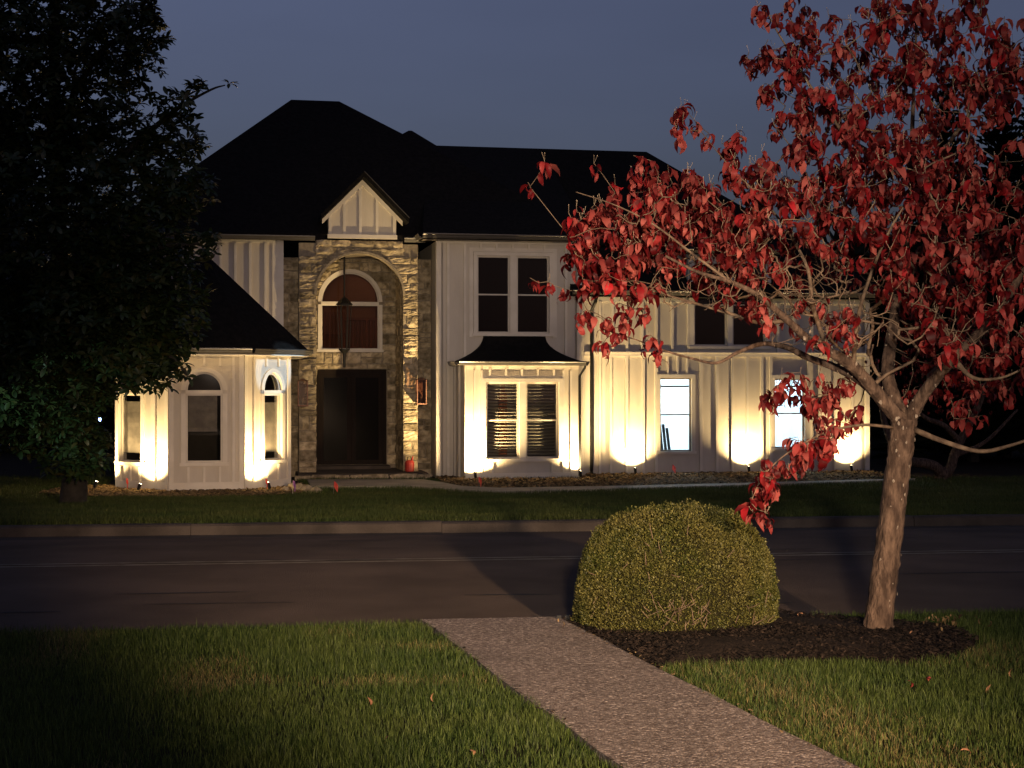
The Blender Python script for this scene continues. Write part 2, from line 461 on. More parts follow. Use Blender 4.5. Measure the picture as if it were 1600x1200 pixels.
# front path of exposed aggregate, crossing to the kerb
PL0, PR0 = Vector((-0.632, 10.46)), Vector((0.314, 10.50))
PD = Vector((1.05, -4.06)).normalized()
def path_pt(side, t): return (PL0 if side == 0 else PR0) + PD * t
path = empty('path'); tag(path, kind='structure')
tt = [-0.10, 5.7, 9.1, 12.5]
for i in range(len(tt) - 1):
    mb = MB(); ta, tb = tt[i] + 0.006, tt[i + 1] - 0.006
    K = 10
    for e in range(K + 1):
        t = ta + (tb - ta) * e / K
        a, b = path_pt(0, t), path_pt(1, t)
        wob = 0.012
        a = a + Vector((rnd.uniform(-wob, wob), 0)); b = b + Vector((rnd.uniform(-wob, wob), 0))
        if i == 0 and e == 0:
            a = Vector(rp_((PL0 - R0).dot(RD), -0.03)); b = Vector(rp_((PR0 - R0).dot(RD), -0.03))
        za, zb = gz(a.x, min(a.y, 10.3)) + 0.012, gz(b.x, min(b.y, 10.3)) + 0.012
        mb.v += [(a.x, a.y, za), (b.x, b.y, zb), (a.x, a.y, za - 0.12), (b.x, b.y, zb - 0.12)]
    for e in range(K):
        o = e * 4; p = o + 4
        mb.f += [(o, p, p + 1, o + 1), (o, o + 2, p + 2, p), (o + 1, p + 1, p + 3, o + 3)]
    mb.f += [(0, 1, 3, 2), (K * 4, K * 4 + 2, K * 4 + 3, K * 4 + 1)]
    mb.build('path_slab', 'aggregate', path)

def in_poly(px_, py_, poly):
    px_ = np.asarray(px_); py_ = np.asarray(py_)
    c = np.zeros(px_.shape, bool); n = len(poly); j = n - 1
    for i in range(n):
        xi, yi = poly[i]; xj, yj = poly[j]
        t = ((yi > py_) != (yj > py_)) & (px_ < (xj - xi) * (py_ - yi) / (yj - yi + 1e-12) + xi)
        c ^= t; j = i
    return c
path_poly = [tuple(path_pt(0, -0.4)), tuple(path_pt(0, 13)), tuple(path_pt(1, 13)), tuple(path_pt(1, -0.4))]

# mulch bed round the shrub and the dogwood
bed_px = [(874, 968), (905, 985), (950, 1008), (1000, 1034), (1024, 1046), (1060, 1040), (1110, 1037), (1180, 1036), (1260, 1033), (1330, 1033), (1420, 1036),
          (1480, 1028), (1520, 1015), (1530, 1002), (1505, 988), (1470, 979), (1420, 974), (1340, 967), (1290, 963), (1240, 958), (1210, 953)]
bed = [tuple(G(a, b).xy) for a, b in bed_px]
x_, y_ = rp_((Vector(bed[-1]) - R0).dot(RD) - 0.1, -0.06); bed.append((x_, y_))
x_, y_ = rp_((Vector(bed[0]) - R0).dot(RD) + 0.05, -0.06); bed.append((x_, y_))
bc = np.mean(np.array(bed), axis=0)
mb = MB(); nb = len(bed); rings = (1.0, 0.9, 0.75, 0.5, 0.25)
for k in rings:
    for x, y in bed:
        mb.v.append((bc[0] + (x - bc[0]) * k, bc[1] + (y - bc[1]) * k, 0.0 + 0.045 * smooth01((1 - k) / 0.5) + rnd.uniform(-0.006, 0.006) - (0.03 if k == 1.0 else 0)))
mb.v.append((bc[0], bc[1], 0.05))
for k in range(len(rings) - 1):
    for i in range(nb):
        j = (i + 1) % nb; mb.f.append((k * nb + i, k * nb + j, (k + 1) * nb + j, (k + 1) * nb + i))
e_ = (len(rings) - 1) * nb
for i in range(nb): mb.f.append((e_ + i, e_ + (i + 1) % nb, len(mb.v) - 1))
tag(mb.build('mulch_bed', 'mulch', smooth=True), kind='structure')

def chips(name, poly, n, zf, m, ls=(0.012, 0.05), parent=None, flat=0.5):
    P = np.array(poly); lo, hi = P.min(0), P.max(0)
    xs, ys = rng.uniform(lo[0], hi[0], n * 3), rng.uniform(lo[1], hi[1], n * 3)
    k = in_poly(xs, ys, poly); xs, ys = xs[k][:n], ys[k][:n]; n = len(xs)
    L = rng.uniform(*ls, n); a = rng.uniform(0, 6.28, n); w = L * rng.uniform(0.2, 0.5, n)
    tl = rng.uniform(-flat, flat, n)
    d = np.stack([np.cos(a), np.sin(a), tl], 1); p = np.stack([-np.sin(a), np.cos(a), rng.uniform(-flat, flat, n)], 1)
    c = np.stack([xs, ys, zf(xs, ys) + rng.uniform(0.002, 0.02, n)], 1)
    v = np.stack([c - d * L[:, None] / 2 - p * w[:, None] / 2, c + d * L[:, None] / 2 - p * w[:, None] / 2,
                  c + d * L[:, None] / 2 + p * w[:, None] / 2, c - d * L[:, None] / 2 + p * w[:, None] / 2,
                  c + np.array([0, 0, 1.0]) * (w * 0.6)[:, None]], 1).reshape(-1, 3)
    b = np.arange(n)[:, None] * 5
    t = np.concatenate([b + np.array([[0, 1, 4]]), b + np.array([[1, 2, 4]]), b + np.array([[2, 3, 4]]), b + np.array([[3, 0, 4]])], 0)
    return tag(place(name, tri_mesh(name, v, t, m), parent), kind='stuff')
def bedz(x, y):
    d = np.hypot((x - bc[0]) / 1.6, (y - bc[1]) / 0.8); return 0.045 * np.clip(1.1 - d, 0, 1)
tag(chips('mulch_chips', bed, 14000, bedz, 'chip', ls=(0.008, 0.034)), 'dark shredded mulch chips under the red tree and shrub')

# crumbs of soil and clippings along both path edges
for side, sg in ((0, -1), (1, 1)):
    nrm = Vector((-PD.y, PD.x)) * (1 if side else -1)
    pa, pb = path_pt(side, 0.2), path_pt(side, 6.5)
    poly = [tuple(pa - nrm * 0.035), tuple(pb - nrm * 0.035), tuple(pb + nrm * 0.04), tuple(pa + nrm * 0.04)]
    tag(chips('edge_debris', poly, 900, lambda x, y: gz_np(x, y) + 0.008, 'straw' if side else 'chip', ls=(0.006, 0.022)), ['dark crumbs of soil along the left path edge', 'dry clippings along the right path edge'][side], 'debris')

# ------------------------------------------------------------------ the house frame
HA = R(11.0)
HO = Vector((-1.90, 39.0, 0.0))
house = empty('house', HO, HA)
tag(house, 'pale board and batten house with black roof and stone entry arch', 'house')
CA, SA = math.cos(HA), math.sin(HA)
def h_ray(px, py):
    d = Vector(((px - 800) / FPX, 1.0, -(py - 600) / FPX))
    o = Vector((0, 0, CAMZ)) - HO
    return Vector((o.x * CA + o.y * SA, -o.x * SA + o.y * CA, o.z)), Vector((d.x * CA + d.y * SA, -d.x * SA + d.y * CA, d.z))

class Facade:
    """a wall frame in house space: x along the wall, y into the wall, z up"""
    def __init__(s, u, v, ang=0.0):
        s.o = Vector((u, v, 0)); s.a = ang
        s.mw = Matrix.Translation(s.o) @ Matrix.Rotation(ang, 4, 'Z')
        s.inv = s.mw.inverted()
    def px(s, px, py, t=0.0):
        o, d = h_ray(px, py)
        o = s.inv @ o; d = s.inv.to_3x3() @ d
        k = (t - o.y) / d.y; p = o + d * k
        return p.x, p.z
    def x(s, px, t=0.0): return s.px(px, 600, t)[0]
    def z(s, py, px=700, t=0.0): return s.px(px, py, t)[1]

ZB = GZ - 0.12
def arc_pts(s0, s1, zs, zt, n=20):
    c, a, b = (s0 + s1) / 2, (s1 - s0) / 2, zt - zs
    return [(c - a * math.cos(math.pi * k / n), zs + b * math.sin(math.pi * k / n)) for k in range(n + 1)]

def wall(fac, s0, s1, z0, z1, ops=(), m='siding', thick=0.2, name='wall', parent=house):
    """ops: (s0, s1, z0, z1) or (s0, s1, z0, z_spring, z_top) for an arched head"""
    mb = MB()
    xs = sorted({s0, s1, *[o[0] for o in ops], *[o[1] for o in ops]})
    zs = sorted({z0, z1, *[o[2] for o in ops], *[o[-1] for o in ops]})
    for i in range(len(xs) - 1):
        for j in range(len(zs) - 1):
            cx, cz = (xs[i] + xs[i + 1]) / 2, (zs[j] + zs[j + 1]) / 2
            if any(o[0] < cx < o[1] and o[2] < cz < o[-1] for o in ops): continue
            a, b, c, d = xs[i], xs[i + 1], zs[j], zs[j + 1]
            mb.quad((a, 0, c), (b, 0, c), (b, 0, d), (a, 0, d)); mb.quad((a, thick, c), (a, thick, d), (b, thick, d), (b, thick, c))
    mb.quad((s0, 0, z0), (s0, 0, z1), (s0, thick, z1), (s0, thick, z0)); mb.quad((s1, 0, z0), (s1, thick, z0), (s1, thick, z1), (s1, 0, z1))
    mb.quad((s0, 0, z1), (s1, 0, z1), (s1, thick, z1), (s0, thick, z1))
    for o in ops:
        a, b, c, d = o[0], o[1], o[2], o[3]
        mb.quad((a, 0, c), (a, thick, c), (b, thick, c), (b, 0, c))
        mb.quad((a, 0, c), (a, 0, d), (a, thick, d), (a, thick, c)); mb.quad((b, 0, c), (b, thick, c), (b, thick, d), (b, 0, d))
        if len(o) == 4: mb.quad((a, 0, d), (b, 0, d), (b, thick, d), (a, thick, d))
        else:
            A = arc_pts(a, b, o[3], o[4])
            for k in range(len(A) - 1):
                (x0, q0), (x1, q1) = A[k], A[k + 1]
                mb.quad((x0, 0, q0), (x1, 0, q1), (x1, thick, q1), (x0, thick, q0))
                cx_ = a if k < len(A) // 2 else b
                for yy in (0, thick): mb.add([(cx_, yy, o[4]), (x0, yy, q0), (x1, yy, q1)], [(0, 1, 2)])
    return mb.build(name, m, parent, mw=fac.mw)

def battens(w, xs, z0, z1, y=-0.048, wd=0.065, m='trim'):
    for x in xs: board('batten', w, x - wd / 2, x + wd / 2, y, 0.0, z0, z1, m)

def room(win, s0, s1, z0, z1, y0, depth, m, name='room'):
    mb = MB()
    a, b, c, d, e, f = s0, s1, y0, y0 + depth, z0, z1
    mb.quad((a, d, e), (b, d, e), (b, d, f), (a, d, f)); mb.quad((a, c, e), (a, d, e), (a, d, f), (a, c, f))
    mb.quad((b, c, e), (b, c, f), (b, d, f), (b, d, e)); mb.quad((a, c, e), (b, c, e), (b, d, e), (a, d, e)); mb.quad((a, c, f), (a, d, f), (b, d, f), (b, c, f))
    return mb.build(name, m, win)

def window(fac, s0, s1, z0, z1, cols=1, rail=True, arch=None, casing=0.09, gl='glass', rm='room_dark', rdepth=0.8, sashm='sash', trimm='trim', sill=True, fr=0.045, back=None, mull=0.1):
    """opening s0..s1, z0..z1 (arch = top of the arched light above z1)"""
    w = empty('window', parent=house, mw=fac.mw)
    if casing:
        y = -0.05
        board('casing', w, s0 - casing, s0, y, 0.0, z0, z1, trimm); board('casing', w, s1, s1 + casing, y, 0.0, z0, z1, trimm)
        if arch is None: board('casing', w, s0 - casing, s1 + casing, y - 0.006, 0.0, z1, z1 + casing, trimm)
    if sill: board('sill', w, s0 - casing - 0.03, s1 + casing + 0.03, -0.065, 0.0, z0 - 0.07, z0, trimm)
    yf = 0.07
    n = cols; wd = (s1 - s0 - mull * (n - 1)) / n
    for k in range(n):
        a = s0 + k * (wd + mull); b = a + wd
        if k: board('mullion', w, a - mull, a, -0.03, 0.12, z0, z1, trimm)
        mb = MB()
        mb.box(a, a + fr, yf - 0.04, yf + 0.03, z0, z1); mb.box(b - fr, b, yf - 0.04, yf + 0.03, z0, z1)
        mb.box(a + fr, b - fr, yf - 0.04, yf + 0.03, z0, z0 + fr); mb.box(a + fr, b - fr, yf - 0.04, yf + 0.03, z1 - fr, z1)
        mb.build('frame', sashm, w)
        if rail:
            zm = (z0 + z1) / 2
            board('meeting_rail', w, a + fr, b - fr, yf - 0.03, yf + 0.02, zm - 0.018, zm + 0.018, sashm)
            board('pane', w, a + fr, b - fr, yf - 0.008, yf - 0.002, zm + 0.018, z1 - fr, gl)
            board('pane', w, a + fr, b - fr, yf + 0.004, yf + 0.010, z0 + fr, zm - 0.018, gl)
        else:
            board('pane', w, a + fr, b - fr, yf, yf + 0.006, z0 + fr, z1 - fr, gl)
    if arch is not None:
        board('transom', w, s0, s1, -0.02, 0.13, z1, z1 + 0.075, trimm)
        zs = z1 + 0.075
        A = arc_pts(s0 - casing, s1 + casing, zs, arch + casing); B = arc_pts(s0, s1, zs, arch); C = arc_pts(s0 + fr, s1 - fr, zs, arch - fr)
        mb = MB()
        for k in range(len(A) - 1):
            (a0, b0), (a1, b1), (c0, d0), (c1, d1) = A[k], A[k + 1], B[k], B[k + 1]
            mb.add([(a0, -0.05, b0), (a1, -0.05, b1), (c1, -0.05, d1), (c0, -0.05, d0), (a0, 0, b0), (a1, 0, b1), (c1, 0, d1), (c0, 0, d0)],
                   [(0, 3, 2, 1), (0, 1, 5, 4), (3, 7, 6, 2)])
        mb.build('arch_casing', trimm, w)
        mb = MB()
        for k in range(len(A) - 1):
            (a0, b0), (a1, b1), (c0, d0), (c1, d1) = B[k], B[k + 1], C[k], C[k + 1]
            mb.add([(a0, 0.03, b0), (a1, 0.03, b1), (c1, 0.03, d1), (c0, 0.03, d0), (c0, 0.1, d0), (c1, 0.1, d1)], [(0, 3, 2, 1), (3, 4, 5, 2)])
        mb.build('arch_frame', sashm, w)
        mb = MB(); mb.prism_y([(s0 + fr, zs)] + [(s1 - fr, zs)] + C[::-1][1:-1], yf, yf + 0.006)
        mb.build('arch_pane', gl, w)
    if rm: room(w, s0 - 0.15, s1 + 0.15, z0 - 0.15, (arch or z1) + 0.15, 0.21, rdepth, rm)
    return w

# ================================================================= mid block (two storeys)
fm = Facade(0, 0)
uM = fm.x(907)
zE = fm.z(376, 700)                        # eaves
mw0, mw1 = fm.x(745), fm.x(858)
mz0, mz1 = fm.z(521, 800), fm.z(400, 800)
wmid = wall(fm, 0.0, uM, ZB, zE + 0.15, [(mw0, mw1, mz0, mz1)])
window(fm, mw0, mw1, mz0, mz1, cols=2, gl='dark_glass', mull=0.17, sashm='sash', sill=True)
battens(wmid, [fm.x(p) for p in (700, 726)], ZB, zE - 0.05)
battens(wmid, [fm.x(p) for p in (884,)], ZB, zE - 0.05)
battens(wmid, [fm.x(p) for p in (751, 775.5, 801, 826, 850)], mz1 + 0.14, zE - 0.05, wd=0.05)
board('frieze_board', wmid, 0.0, uM, -0.034, 0.0, zE - 0.06, zE + 0.1)
board('corner_board', wmid, -0.025, 0.10, -0.04, 0.0, ZB, zE + 0.02)
board('corner_board', wmid, uM - 0.10, uM + 0.025, -0.04, 0.0, ZB, zE + 0.02)
board('window_surround', wmid, mw0 - 0.20, mw0 - 0.095, -0.03, 0.0, mz0 - 0.1, mz1 + 0.2)
board('window_surround', wmid, mw1 + 0.095, mw1 + 0.20, -0.03, 0.0, mz0 - 0.1, mz1 + 0.2)
board('window_surround', wmid, mw0 - 0.094, mw1 + 0.094, -0.03, 0.0, mz1 + 0.1, mz1 + 0.2)
# left return of the mid block, back to the stone wall
fml = Facade(0, 1.05, -math.pi / 2)
wl_ = wall(fml, -6.0, 1.05, ZB, zE + 0.15, (), thick=0.15)
board('corner_board', wl_, 0.93, 1.05, -0.03, 0.0, ZB, zE + 0.02)
fmr = Facade(uM, 0, math.pi / 2)
wall(fmr, 0.0, 6.0, 2.0, zE + 0.15, (), thick=0.15)

# ---- box bay under a flared roof
fb = Facade(0, -0.95)
b0, b1 = fb.x(728), fb.x(904)
zBE = fb.z(571, 800)
bw0, bw1 = fb.x(759), fb.x(873)
bz0, bz1 = fb.z(717, 800), fb.z(597, 800)
wbay = wall(fb, b0, b1, ZB, zBE + 0.05, [(bw0, bw1, bz0, bz1)], thick=0.14)
wb = window(fb, bw0, bw1, bz0, bz1, cols=2, mull=0.16, gl='glass', rm='room_dark', rdepth=0.75, fr=0.05)
battens(wbay, [fb.x(p) for p in (741, 752, 880, 892)], ZB + 0.25, zBE - 0.12, wd=0.05)
battens(wbay, [fb.x(p) for p in (765, 790, 815, 840, 865)], fb.z(589, 800), zBE - 0.1, wd=0.055)
battens(wbay, [fb.x(p) for p in (769, 862)], ZB + 0.25, bz0 - 0.1, wd=0.05)
board('header', wbay, bw0 - 0.14, bw1 + 0.14, -0.045, 0.0, bz1 + 0.095, bz1 + 0.16)
board('frieze_board', wbay, b0, b1, -0.034, 0.0, zBE - 0.10, zBE + 0.04)
board('skirt_board', wbay, b0, b1, -0.034, 0.0, ZB, ZB + 0.25)
for (ua, ub) in ((b0, b0 - 0.14), (b1, b1 + 0.14)):
    if ua == b0:
        fs_ = Facade(ub, 0.0, math.atan2(-0.95, ua - ub)); L = math.hypot(0.95, ua - ub)
    else:
        fs_ = Facade(ua, -0.95, math.atan2(0.95, ub - ua)); L = math.hypot(0.95, ub - ua)
    w_ = wall(fs_, 0, L, ZB, zBE + 0.05, (), thick=0.1)
    board('corner_board', w_, 0.0, 0.09, -0.03, 0.0, ZB, zBE); board('corner_board', w_, L - 0.09, L, -0.03, 0.0, ZB, zBE)
    battens(w_, [L * 0.5], ZB, zBE, wd=0.05)
# blinds: one slat after another
wbl = empty('window_blind', parent=house, mw=fb.mw)
for c0, c1 in ((bw0 + 0.06, (bw0 + bw1) / 2 - 0.09), ((bw0 + bw1) / 2 + 0.09, bw1 - 0.06)):
    n = 22
    for k in range(n):
        z = bz0 + 0.05 + (bz1 - bz0 - 0.1) * (k + 0.5) / n
        o = place('slat', unit_box('blind'), wbl, loc=(c0, 0.17, z), scale=(c1 - c0, 0.052, 0.004)); o.rotation_euler = (R(-35), 0, 0)
    mb = MB(); mb.box(c0, c1, 0.16, 0.21, bz1 - 0.06, bz1 - 0.02); mb.build('head_rail', 'blind', wbl)
mb = MB(); cx = bw0 + 0.52; mb.box(cx - 0.10, cx + 0.10, 0.42, 0.55, bz0 - 0.1, bz1 - 0.25); mb.box(cx - 0.05, cx + 0.05, 0.44, 0.53, bz1 - 0.25, bz1 + 0.1)  # solid brick column added behind the panes to imitate a reflection in the glass
mb.build('reflected_pier', 'brick_reflection', house, mw=fb.mw)

# flared bell roof, ribbed in rings
zt_, ze_ = fm.z(523, 800), fb.z(566, 800)
tl, tr_ = fm.x(755), fm.x(852)
el, er = fb.x(716, -0.2), fb.x(914, -0.2)
mb = MB(); K = 12
for k in range(K + 1):
    f = k / K; ins = 1 - (1 - f) ** 2.3
    l = el + (tl - el) * ins; r = er + (tr_ - er) * ins; v = -1.2 + (1.2 - 0.02) * ins; z = ze_ + (zt_ - ze_) * f
    mb.v += [(l, 0.02, z), (l, v, z), (r, v, z), (r, 0.02, z)]
for k in range(K):
    o = 4 * k
    for j in range(3): mb.f.append((o + j, o + j + 1, o + j + 5, o + j + 4))
mb.f.append((0, 3, 2, 1)); mb.f.append((4 * K, 4 * K + 1, 4 * K + 2, 4 * K + 3))
mb.build('bay_roof', 'roof', house, smooth=False)

def gutter(pts, z, name='gutter', parent=house, size=0.11):
    """K-style gutter along a polyline (u, v), open to the top"""
    g = empty(name, parent=parent)
    for (a, b) in zip(pts[:-1], pts[1:]):
        a = Vector(a); b = Vector(b); d = (b - a); L = d.length; ang = math.atan2(d.y, d.x)
        prof = [(0.0, 0.0), (-0.55 * size, 0.0), (-0.75 * size, 0.35 * size), (-0.75 * size, 0.55 * size), (-size, 0.8 * size), (-size, size), (-0.93 * size, size), (-0.93 * size, 0.8 * size), (-0.6 * size, 0.06 * size), (0.0, 0.06 * size)]
        m_ = MB(); n = len(prof)
        for x in (0, L):
            for y, zz in prof: m_.v.append((x, y, zz))
        for k in range(n):
            k2 = (k + 1) % n; m_.f.append((k, k2, n + k2, n + k))
        m_.f.append(tuple(range(n - 1, -1, -1))); m_.f.append(tuple(range(n, 2 * n)))
        m_.build('gutter_run', 'gutter', g, mw=Matrix.Translation((a.x, a.y, z)) @ Matrix.Rotation(ang, 4, 'Z'))
    return g
mb = MB(); mb.box(el + 0.03, er - 0.03, -1.17, 0.0, ze_ - 0.06, ze_ - 0.002); mb.build('bay_soffit', 'trim', house)
gutter([(el, -0.05), (el, -1.2), (er, -1.2), (er, -0.05)], ze_ - 0.085)

# ================================================================= right wing
fr_ = Facade(uM, 0.15)
r0, r1 = 0.0, fr_.x(1357)
zRE = fr_.z(468, 960)
zBelt = fr_.z(555, 1000)
ops = []
def opn(f, a, b, c, d): return (f.x(a), f.x(b), f.z(d, (a + b) / 2), f.z(c, (a + b) / 2))
o1 = opn(fr_, 1031, 1080, 591, 705); o2 = opn(fr_, 1210, 1257, 592, 700); o3 = opn(fr_, 1084, 1196, 412, 541)
zD = fr_.z(398, 1130)
wr = wall(fr_, r0, r1, ZB, zRE + 0.12, [o1, o2, (o3[0], o3[1], o3[2], zRE + 0.12)])
for o_ in (o1, o2):
    window(fr_, *o_, cols=1, rm=None, casing=0.10, fr=0.035, sashm='dark_trim')
# one long lit room behind both lower windows
lit = empty('lit_room', parent=house, mw=fr_.mw)
room(lit, o1[0] - 1.2, o2[1] + 1.0, ZB + 0.3, zBelt + 0.1, 0.22, 3.2, 'room_white', 'room_shell')
mb = MB(); mb.box(o1[0] - 0.4, o2[1] + 0.2, 0.9, 1.0, o1[3] - 0.24, o1[3] - 0.19); mb.build('hanging_rail', 'room_dark', lit)
for k, xx in enumerate((o1[0] + 0.75, o2[0] + 0.3)):
    mb = MB(); mb.lathe([(0.02, 0.10), (0.14, 0.08), (0.16, 0.0), (0.12, -0.03)], (xx, 1.6, zBelt - 0.12), 12); mb.build('ceiling_bulb', 'lit_bulb', lit)
    ld = bpy.data.lights.new('room_light', 'POINT'); ld.energy = 420; ld.color = (0.64, 0.87, 1.0); ld.shadow_soft_size = 0.15
    lo_ = bpy.data.objects.new('room_light', ld); col.objects.link(lo_); lo_.parent = lit; lo_.location = (xx, 1.5, zBelt - 0.30)
# boards leaning inside the first window
for k in range(4):
    mb = MB(); xx = o1[0] + 0.14 + 0.105 * k; h = 1.15 - 0.10 * k
    mb.add([(xx, 0.55, o1[2] - 0.5), (xx + 0.07, 0.55, o1[2] - 0.5), (xx + 0.07 - 0.16, 0.45, o1[2] - 0.5 + h + 0.25), (xx - 0.16, 0.45, o1[2] - 0.5 + h + 0.25),
            (xx, 0.59, o1[2] - 0.5), (xx + 0.07, 0.59, o1[2] - 0.5), (xx + 0.07 - 0.16, 0.49, o1[2] - 0.5 + h + 0.25), (xx - 0.16, 0.49, o1[2] - 0.5 + h + 0.25)],
           [(0, 1, 2, 3), (4, 7, 6, 5), (0, 4, 5, 1), (1, 5, 6, 2), (2, 6, 7, 3), (3, 7, 4, 0)])
    o = mb.build('leaning_board', 'board_grey', None)
    o.matrix_world = Matrix.Translation(HO) @ Matrix.Rotation(HA, 4, 'Z') @ fr_.mw
    tag(o, ['tallest dark board leaning inside the first lit window', 'second tallest dark board leaning inside the first lit window', 'third tallest dark board leaning inside the first lit window', 'shortest dark board leaning inside the first lit window'][k], 'board', 'boards leaning in the lit room')
# upper wall dormer with its window
wd_ = wall(fr_, o3[0] - 0.16, o3[1] + 0.16, zRE + 0.125, zD + 0.1, [(o3[0], o3[1], zRE + 0.125, o3[3])], name='dormer_wall')
window(fr_, *o3, cols=2, gl='dark_glass', casing=0.12, mull=0.14)
mb = MB(); mb.add([(o3[0] - 0.45, -0.3, zD + 0.1), (o3[1] + 0.45, -0.3, zD + 0.1), (o3[1] + 0.45, 4.2, zD + 1.9), (o3[0] - 0.45, 4.2, zD + 1.9),
                   (o3[0] - 0.45, -0.3, zD - 0.02), (o3[1] + 0.45, -0.3, zD - 0.02), (o3[1] + 0.45, 4.2, zD + 1.7), (o3[0] - 0.45, 4.2, zD + 1.7)],
                  [(0, 1, 2, 3), (4, 7, 6, 5), (0, 4, 5, 1), (1, 5, 6, 2), (2, 6, 7, 3), (3, 7, 4, 0)])
mb.build('dormer_roof', 'roof', house, mw=fr_.mw)
for sx in (o3[0] - 0.16, o3[1] + 0.10):
    mb = MB(); mb.box(sx, sx + 0.06, 0.2, 3.0, zRE, zD + 0.1); mb.build('dormer_cheek', 'siding', house, mw=fr_.mw)
battens(wr, [fr_.x(p) for p in (937, 954, 979, 1005, 1120, 1144, 1167, 1190, 1280, 1304, 1331)], ZB, zBelt - 0.03)
battens(wr, [fr_.x(p) for p in (1025, 1095, 1204, 1263)], ZB, zBelt - 0.03, wd=0.075)
battens(wr, [fr_.x(p) for p in (1043, 1058, 1073)], o1[3] + 0.1, zBelt - 0.03, wd=0.05)
battens(wr, [fr_.x(p) for p in (937, 957, 979, 1003, 1025, 1050, 1075, 1215, 1240, 1268, 1296, 1325)], zBelt + 0.06, zRE - 0.06)
board('belt_board', wr, 0.12, r1, -0.055, 0.0, zBelt - 0.03, zBelt + 0.06)
board('belt_cap', wr, 0.12, r1, -0.085, 0.0, zBelt + 0.06, zBelt + 0.085)
board('frieze_board', wr, 0.0, o3[0] - 0.2, -0.034, 0.0, zRE - 0.06, zRE + 0.1)
board('frieze_board', wr, o3[1] + 0.2, r1, -0.034, 0.0, zRE - 0.06, zRE + 0.1)
board('corner_board', wr, 0.0, 0.115, -0.04, 0.0, ZB, zRE)
board('corner_board', wr, r1 - 0.11, r1 + 0.02, -0.04, 0.0, ZB, zRE)
frr = Facade(uM + r1, 0.15, math.pi / 2)
wrr = wall(frr, 0.0, 11.0, ZB, zRE + 0.1, (), thick=0.2)
battens(wrr, [0.5 + k * 0.6 for k in range(17)], ZB, zRE)
# downspouts
def downspout(fac, pts, w=0.075):
    mb = MB(); mb.tube(pts, w * 0.6, 8); mb.build('downspout', 'black_metal', house, mw=fac.mw)
xs_ = fr_.x(923)
downspout(fr_, [(xs_ + 0.05, -0.38, zRE + 0.02), (xs_ + 0.04, -0.36, zRE - 0.08), (xs_, -0.10, zRE - 0.30), (xs_, -0.09, GZ + 0.12), (xs_ - 0.02, -0.2, GZ + 0.03)])
xq = fb.x(904)
downspout(fb, [(xq + 0.14, -0.16, ze_ - 0.06), (xq + 0.13, -0.12, ze_ - 0.14), (xq + 0.02, -0.05, ze_ - 0.34), (xq + 0.02, -0.05, GZ + 0.8), (xq + 0.02, -0.05, GZ + 0.05)], 0.055)

# ================================================================= stone entry
def stone_meshes(n=14):
    out = []
    for i in range(n):
        r = random.Random(100 + i); mb = MB(); N = 4
        for j in range(N):
            for k in range(N):
                fx, fz = k / (N - 1), j / (N - 1)
                ed = (k in (0, N - 1)) or (j in (0, N - 1))
                x = fx + (r.uniform(-0.07, 0.07) if ed else r.uniform(-0.1, 0.1)); z = fz + (r.uniform(-0.10, 0.10) if ed else r.uniform(-0.08, 0.08))
                y = (-0.55 + r.uniform(-0.12, 0.2)) if ed else (-0.85 + r.uniform(-0.45, 0.35))
                mb.v.append((x, y, z))
        for j in range(N - 1):
            for k in range(N - 1):
                a = j * N + k; mb.f.append((a, a + 1, a + 1 + N, a + N))
        ring = [k for k in range(N)] + [j * N + N - 1 for j in range(1, N)] + [(N - 1) * N + k for k in range(N - 2, -1, -1)] + [j * N for j in range(N - 2, 0, -1)]
        o = len(mb.v)
        for q in ring: x, y, z = mb.v[q]; mb.v.append((x, 0.0, z))
        for a in range(len(ring)):
            b = (a + 1) % len(ring); mb.f.append((ring[a], o + a, o + b, ring[b]))
        out.append(mb.mesh('stone', 'stone'))
    return out
STONES = stone_meshes()
def lay_stones(fac, w, s0, s1, z0, z1, avoid=None, clip=None, hmin=0.16, hmax=0.38, wmin=0.22, wmax=0.66, proud=0.055, seed=1):
    """random-coursed stones over a panel; avoid(s,z)->True inside an opening; clip(s,z)->(s,z) moves a point out of it"""
    r = random.Random(seed); z = z0; gap = 0.012
    while z < z1 - 0.05:
        h = min(r.uniform(hmin, hmax), z1 - z)
        if z1 - z - h < 0.1: h = z1 - z
        s = s0
        while s < s1 - 0.02:
            wd = min(r.uniform(wmin, wmax), s1 - s)
            if s1 - s - wd < 0.14: wd = s1 - s
            cells = [(z, h)] if (h < 0.26 or r.random() < 0.5) else [(z, h * 0.5), (z + h * 0.5, h * 0.5)]
            for zz, hh in cells:
                pts = [(s + gap + (wd - 2 * gap) * i / 6, zz + gap + (hh - 2 * gap) * j / 6) for j in range(7) for i in range(7)]
                ins = [avoid(*p) for p in pts] if avoid else [False] * 49
                if all(ins): continue
                if any(ins):
                    if sum(ins) > 41: continue
                    mb = MB(); q = [clip(*p) if f else p for p, f in zip(pts, ins)]
                    for k, (x, zq) in enumerate(q):
                        j, i = divmod(k, 7); e = i in (0, 6) or j in (0, 6) or ins[k]
                        mb.v.append((x, -proud * ((0.55 + r.uniform(-0.1, 0.15)) if e else (0.9 + r.uniform(-0.3, 0.3))), zq))
                    for j in range(6):
                        for i in range(6):
                            a = j * 7 + i; ids = (a, a + 1, a + 8, a + 7)
                            if sum(ins[t] for t in ids) < 4: mb.f.append(ids)
                    mb.build('stone', 'stone', w)
                else:
                    me = r.choice(STONES)
                    place('stone', me, w, loc=(s + gap, 0, zz + gap), scale=(wd - 2 * gap, proud * r.uniform(0.7, 1.35), hh - 2 * gap))
            s += wd
        z += h

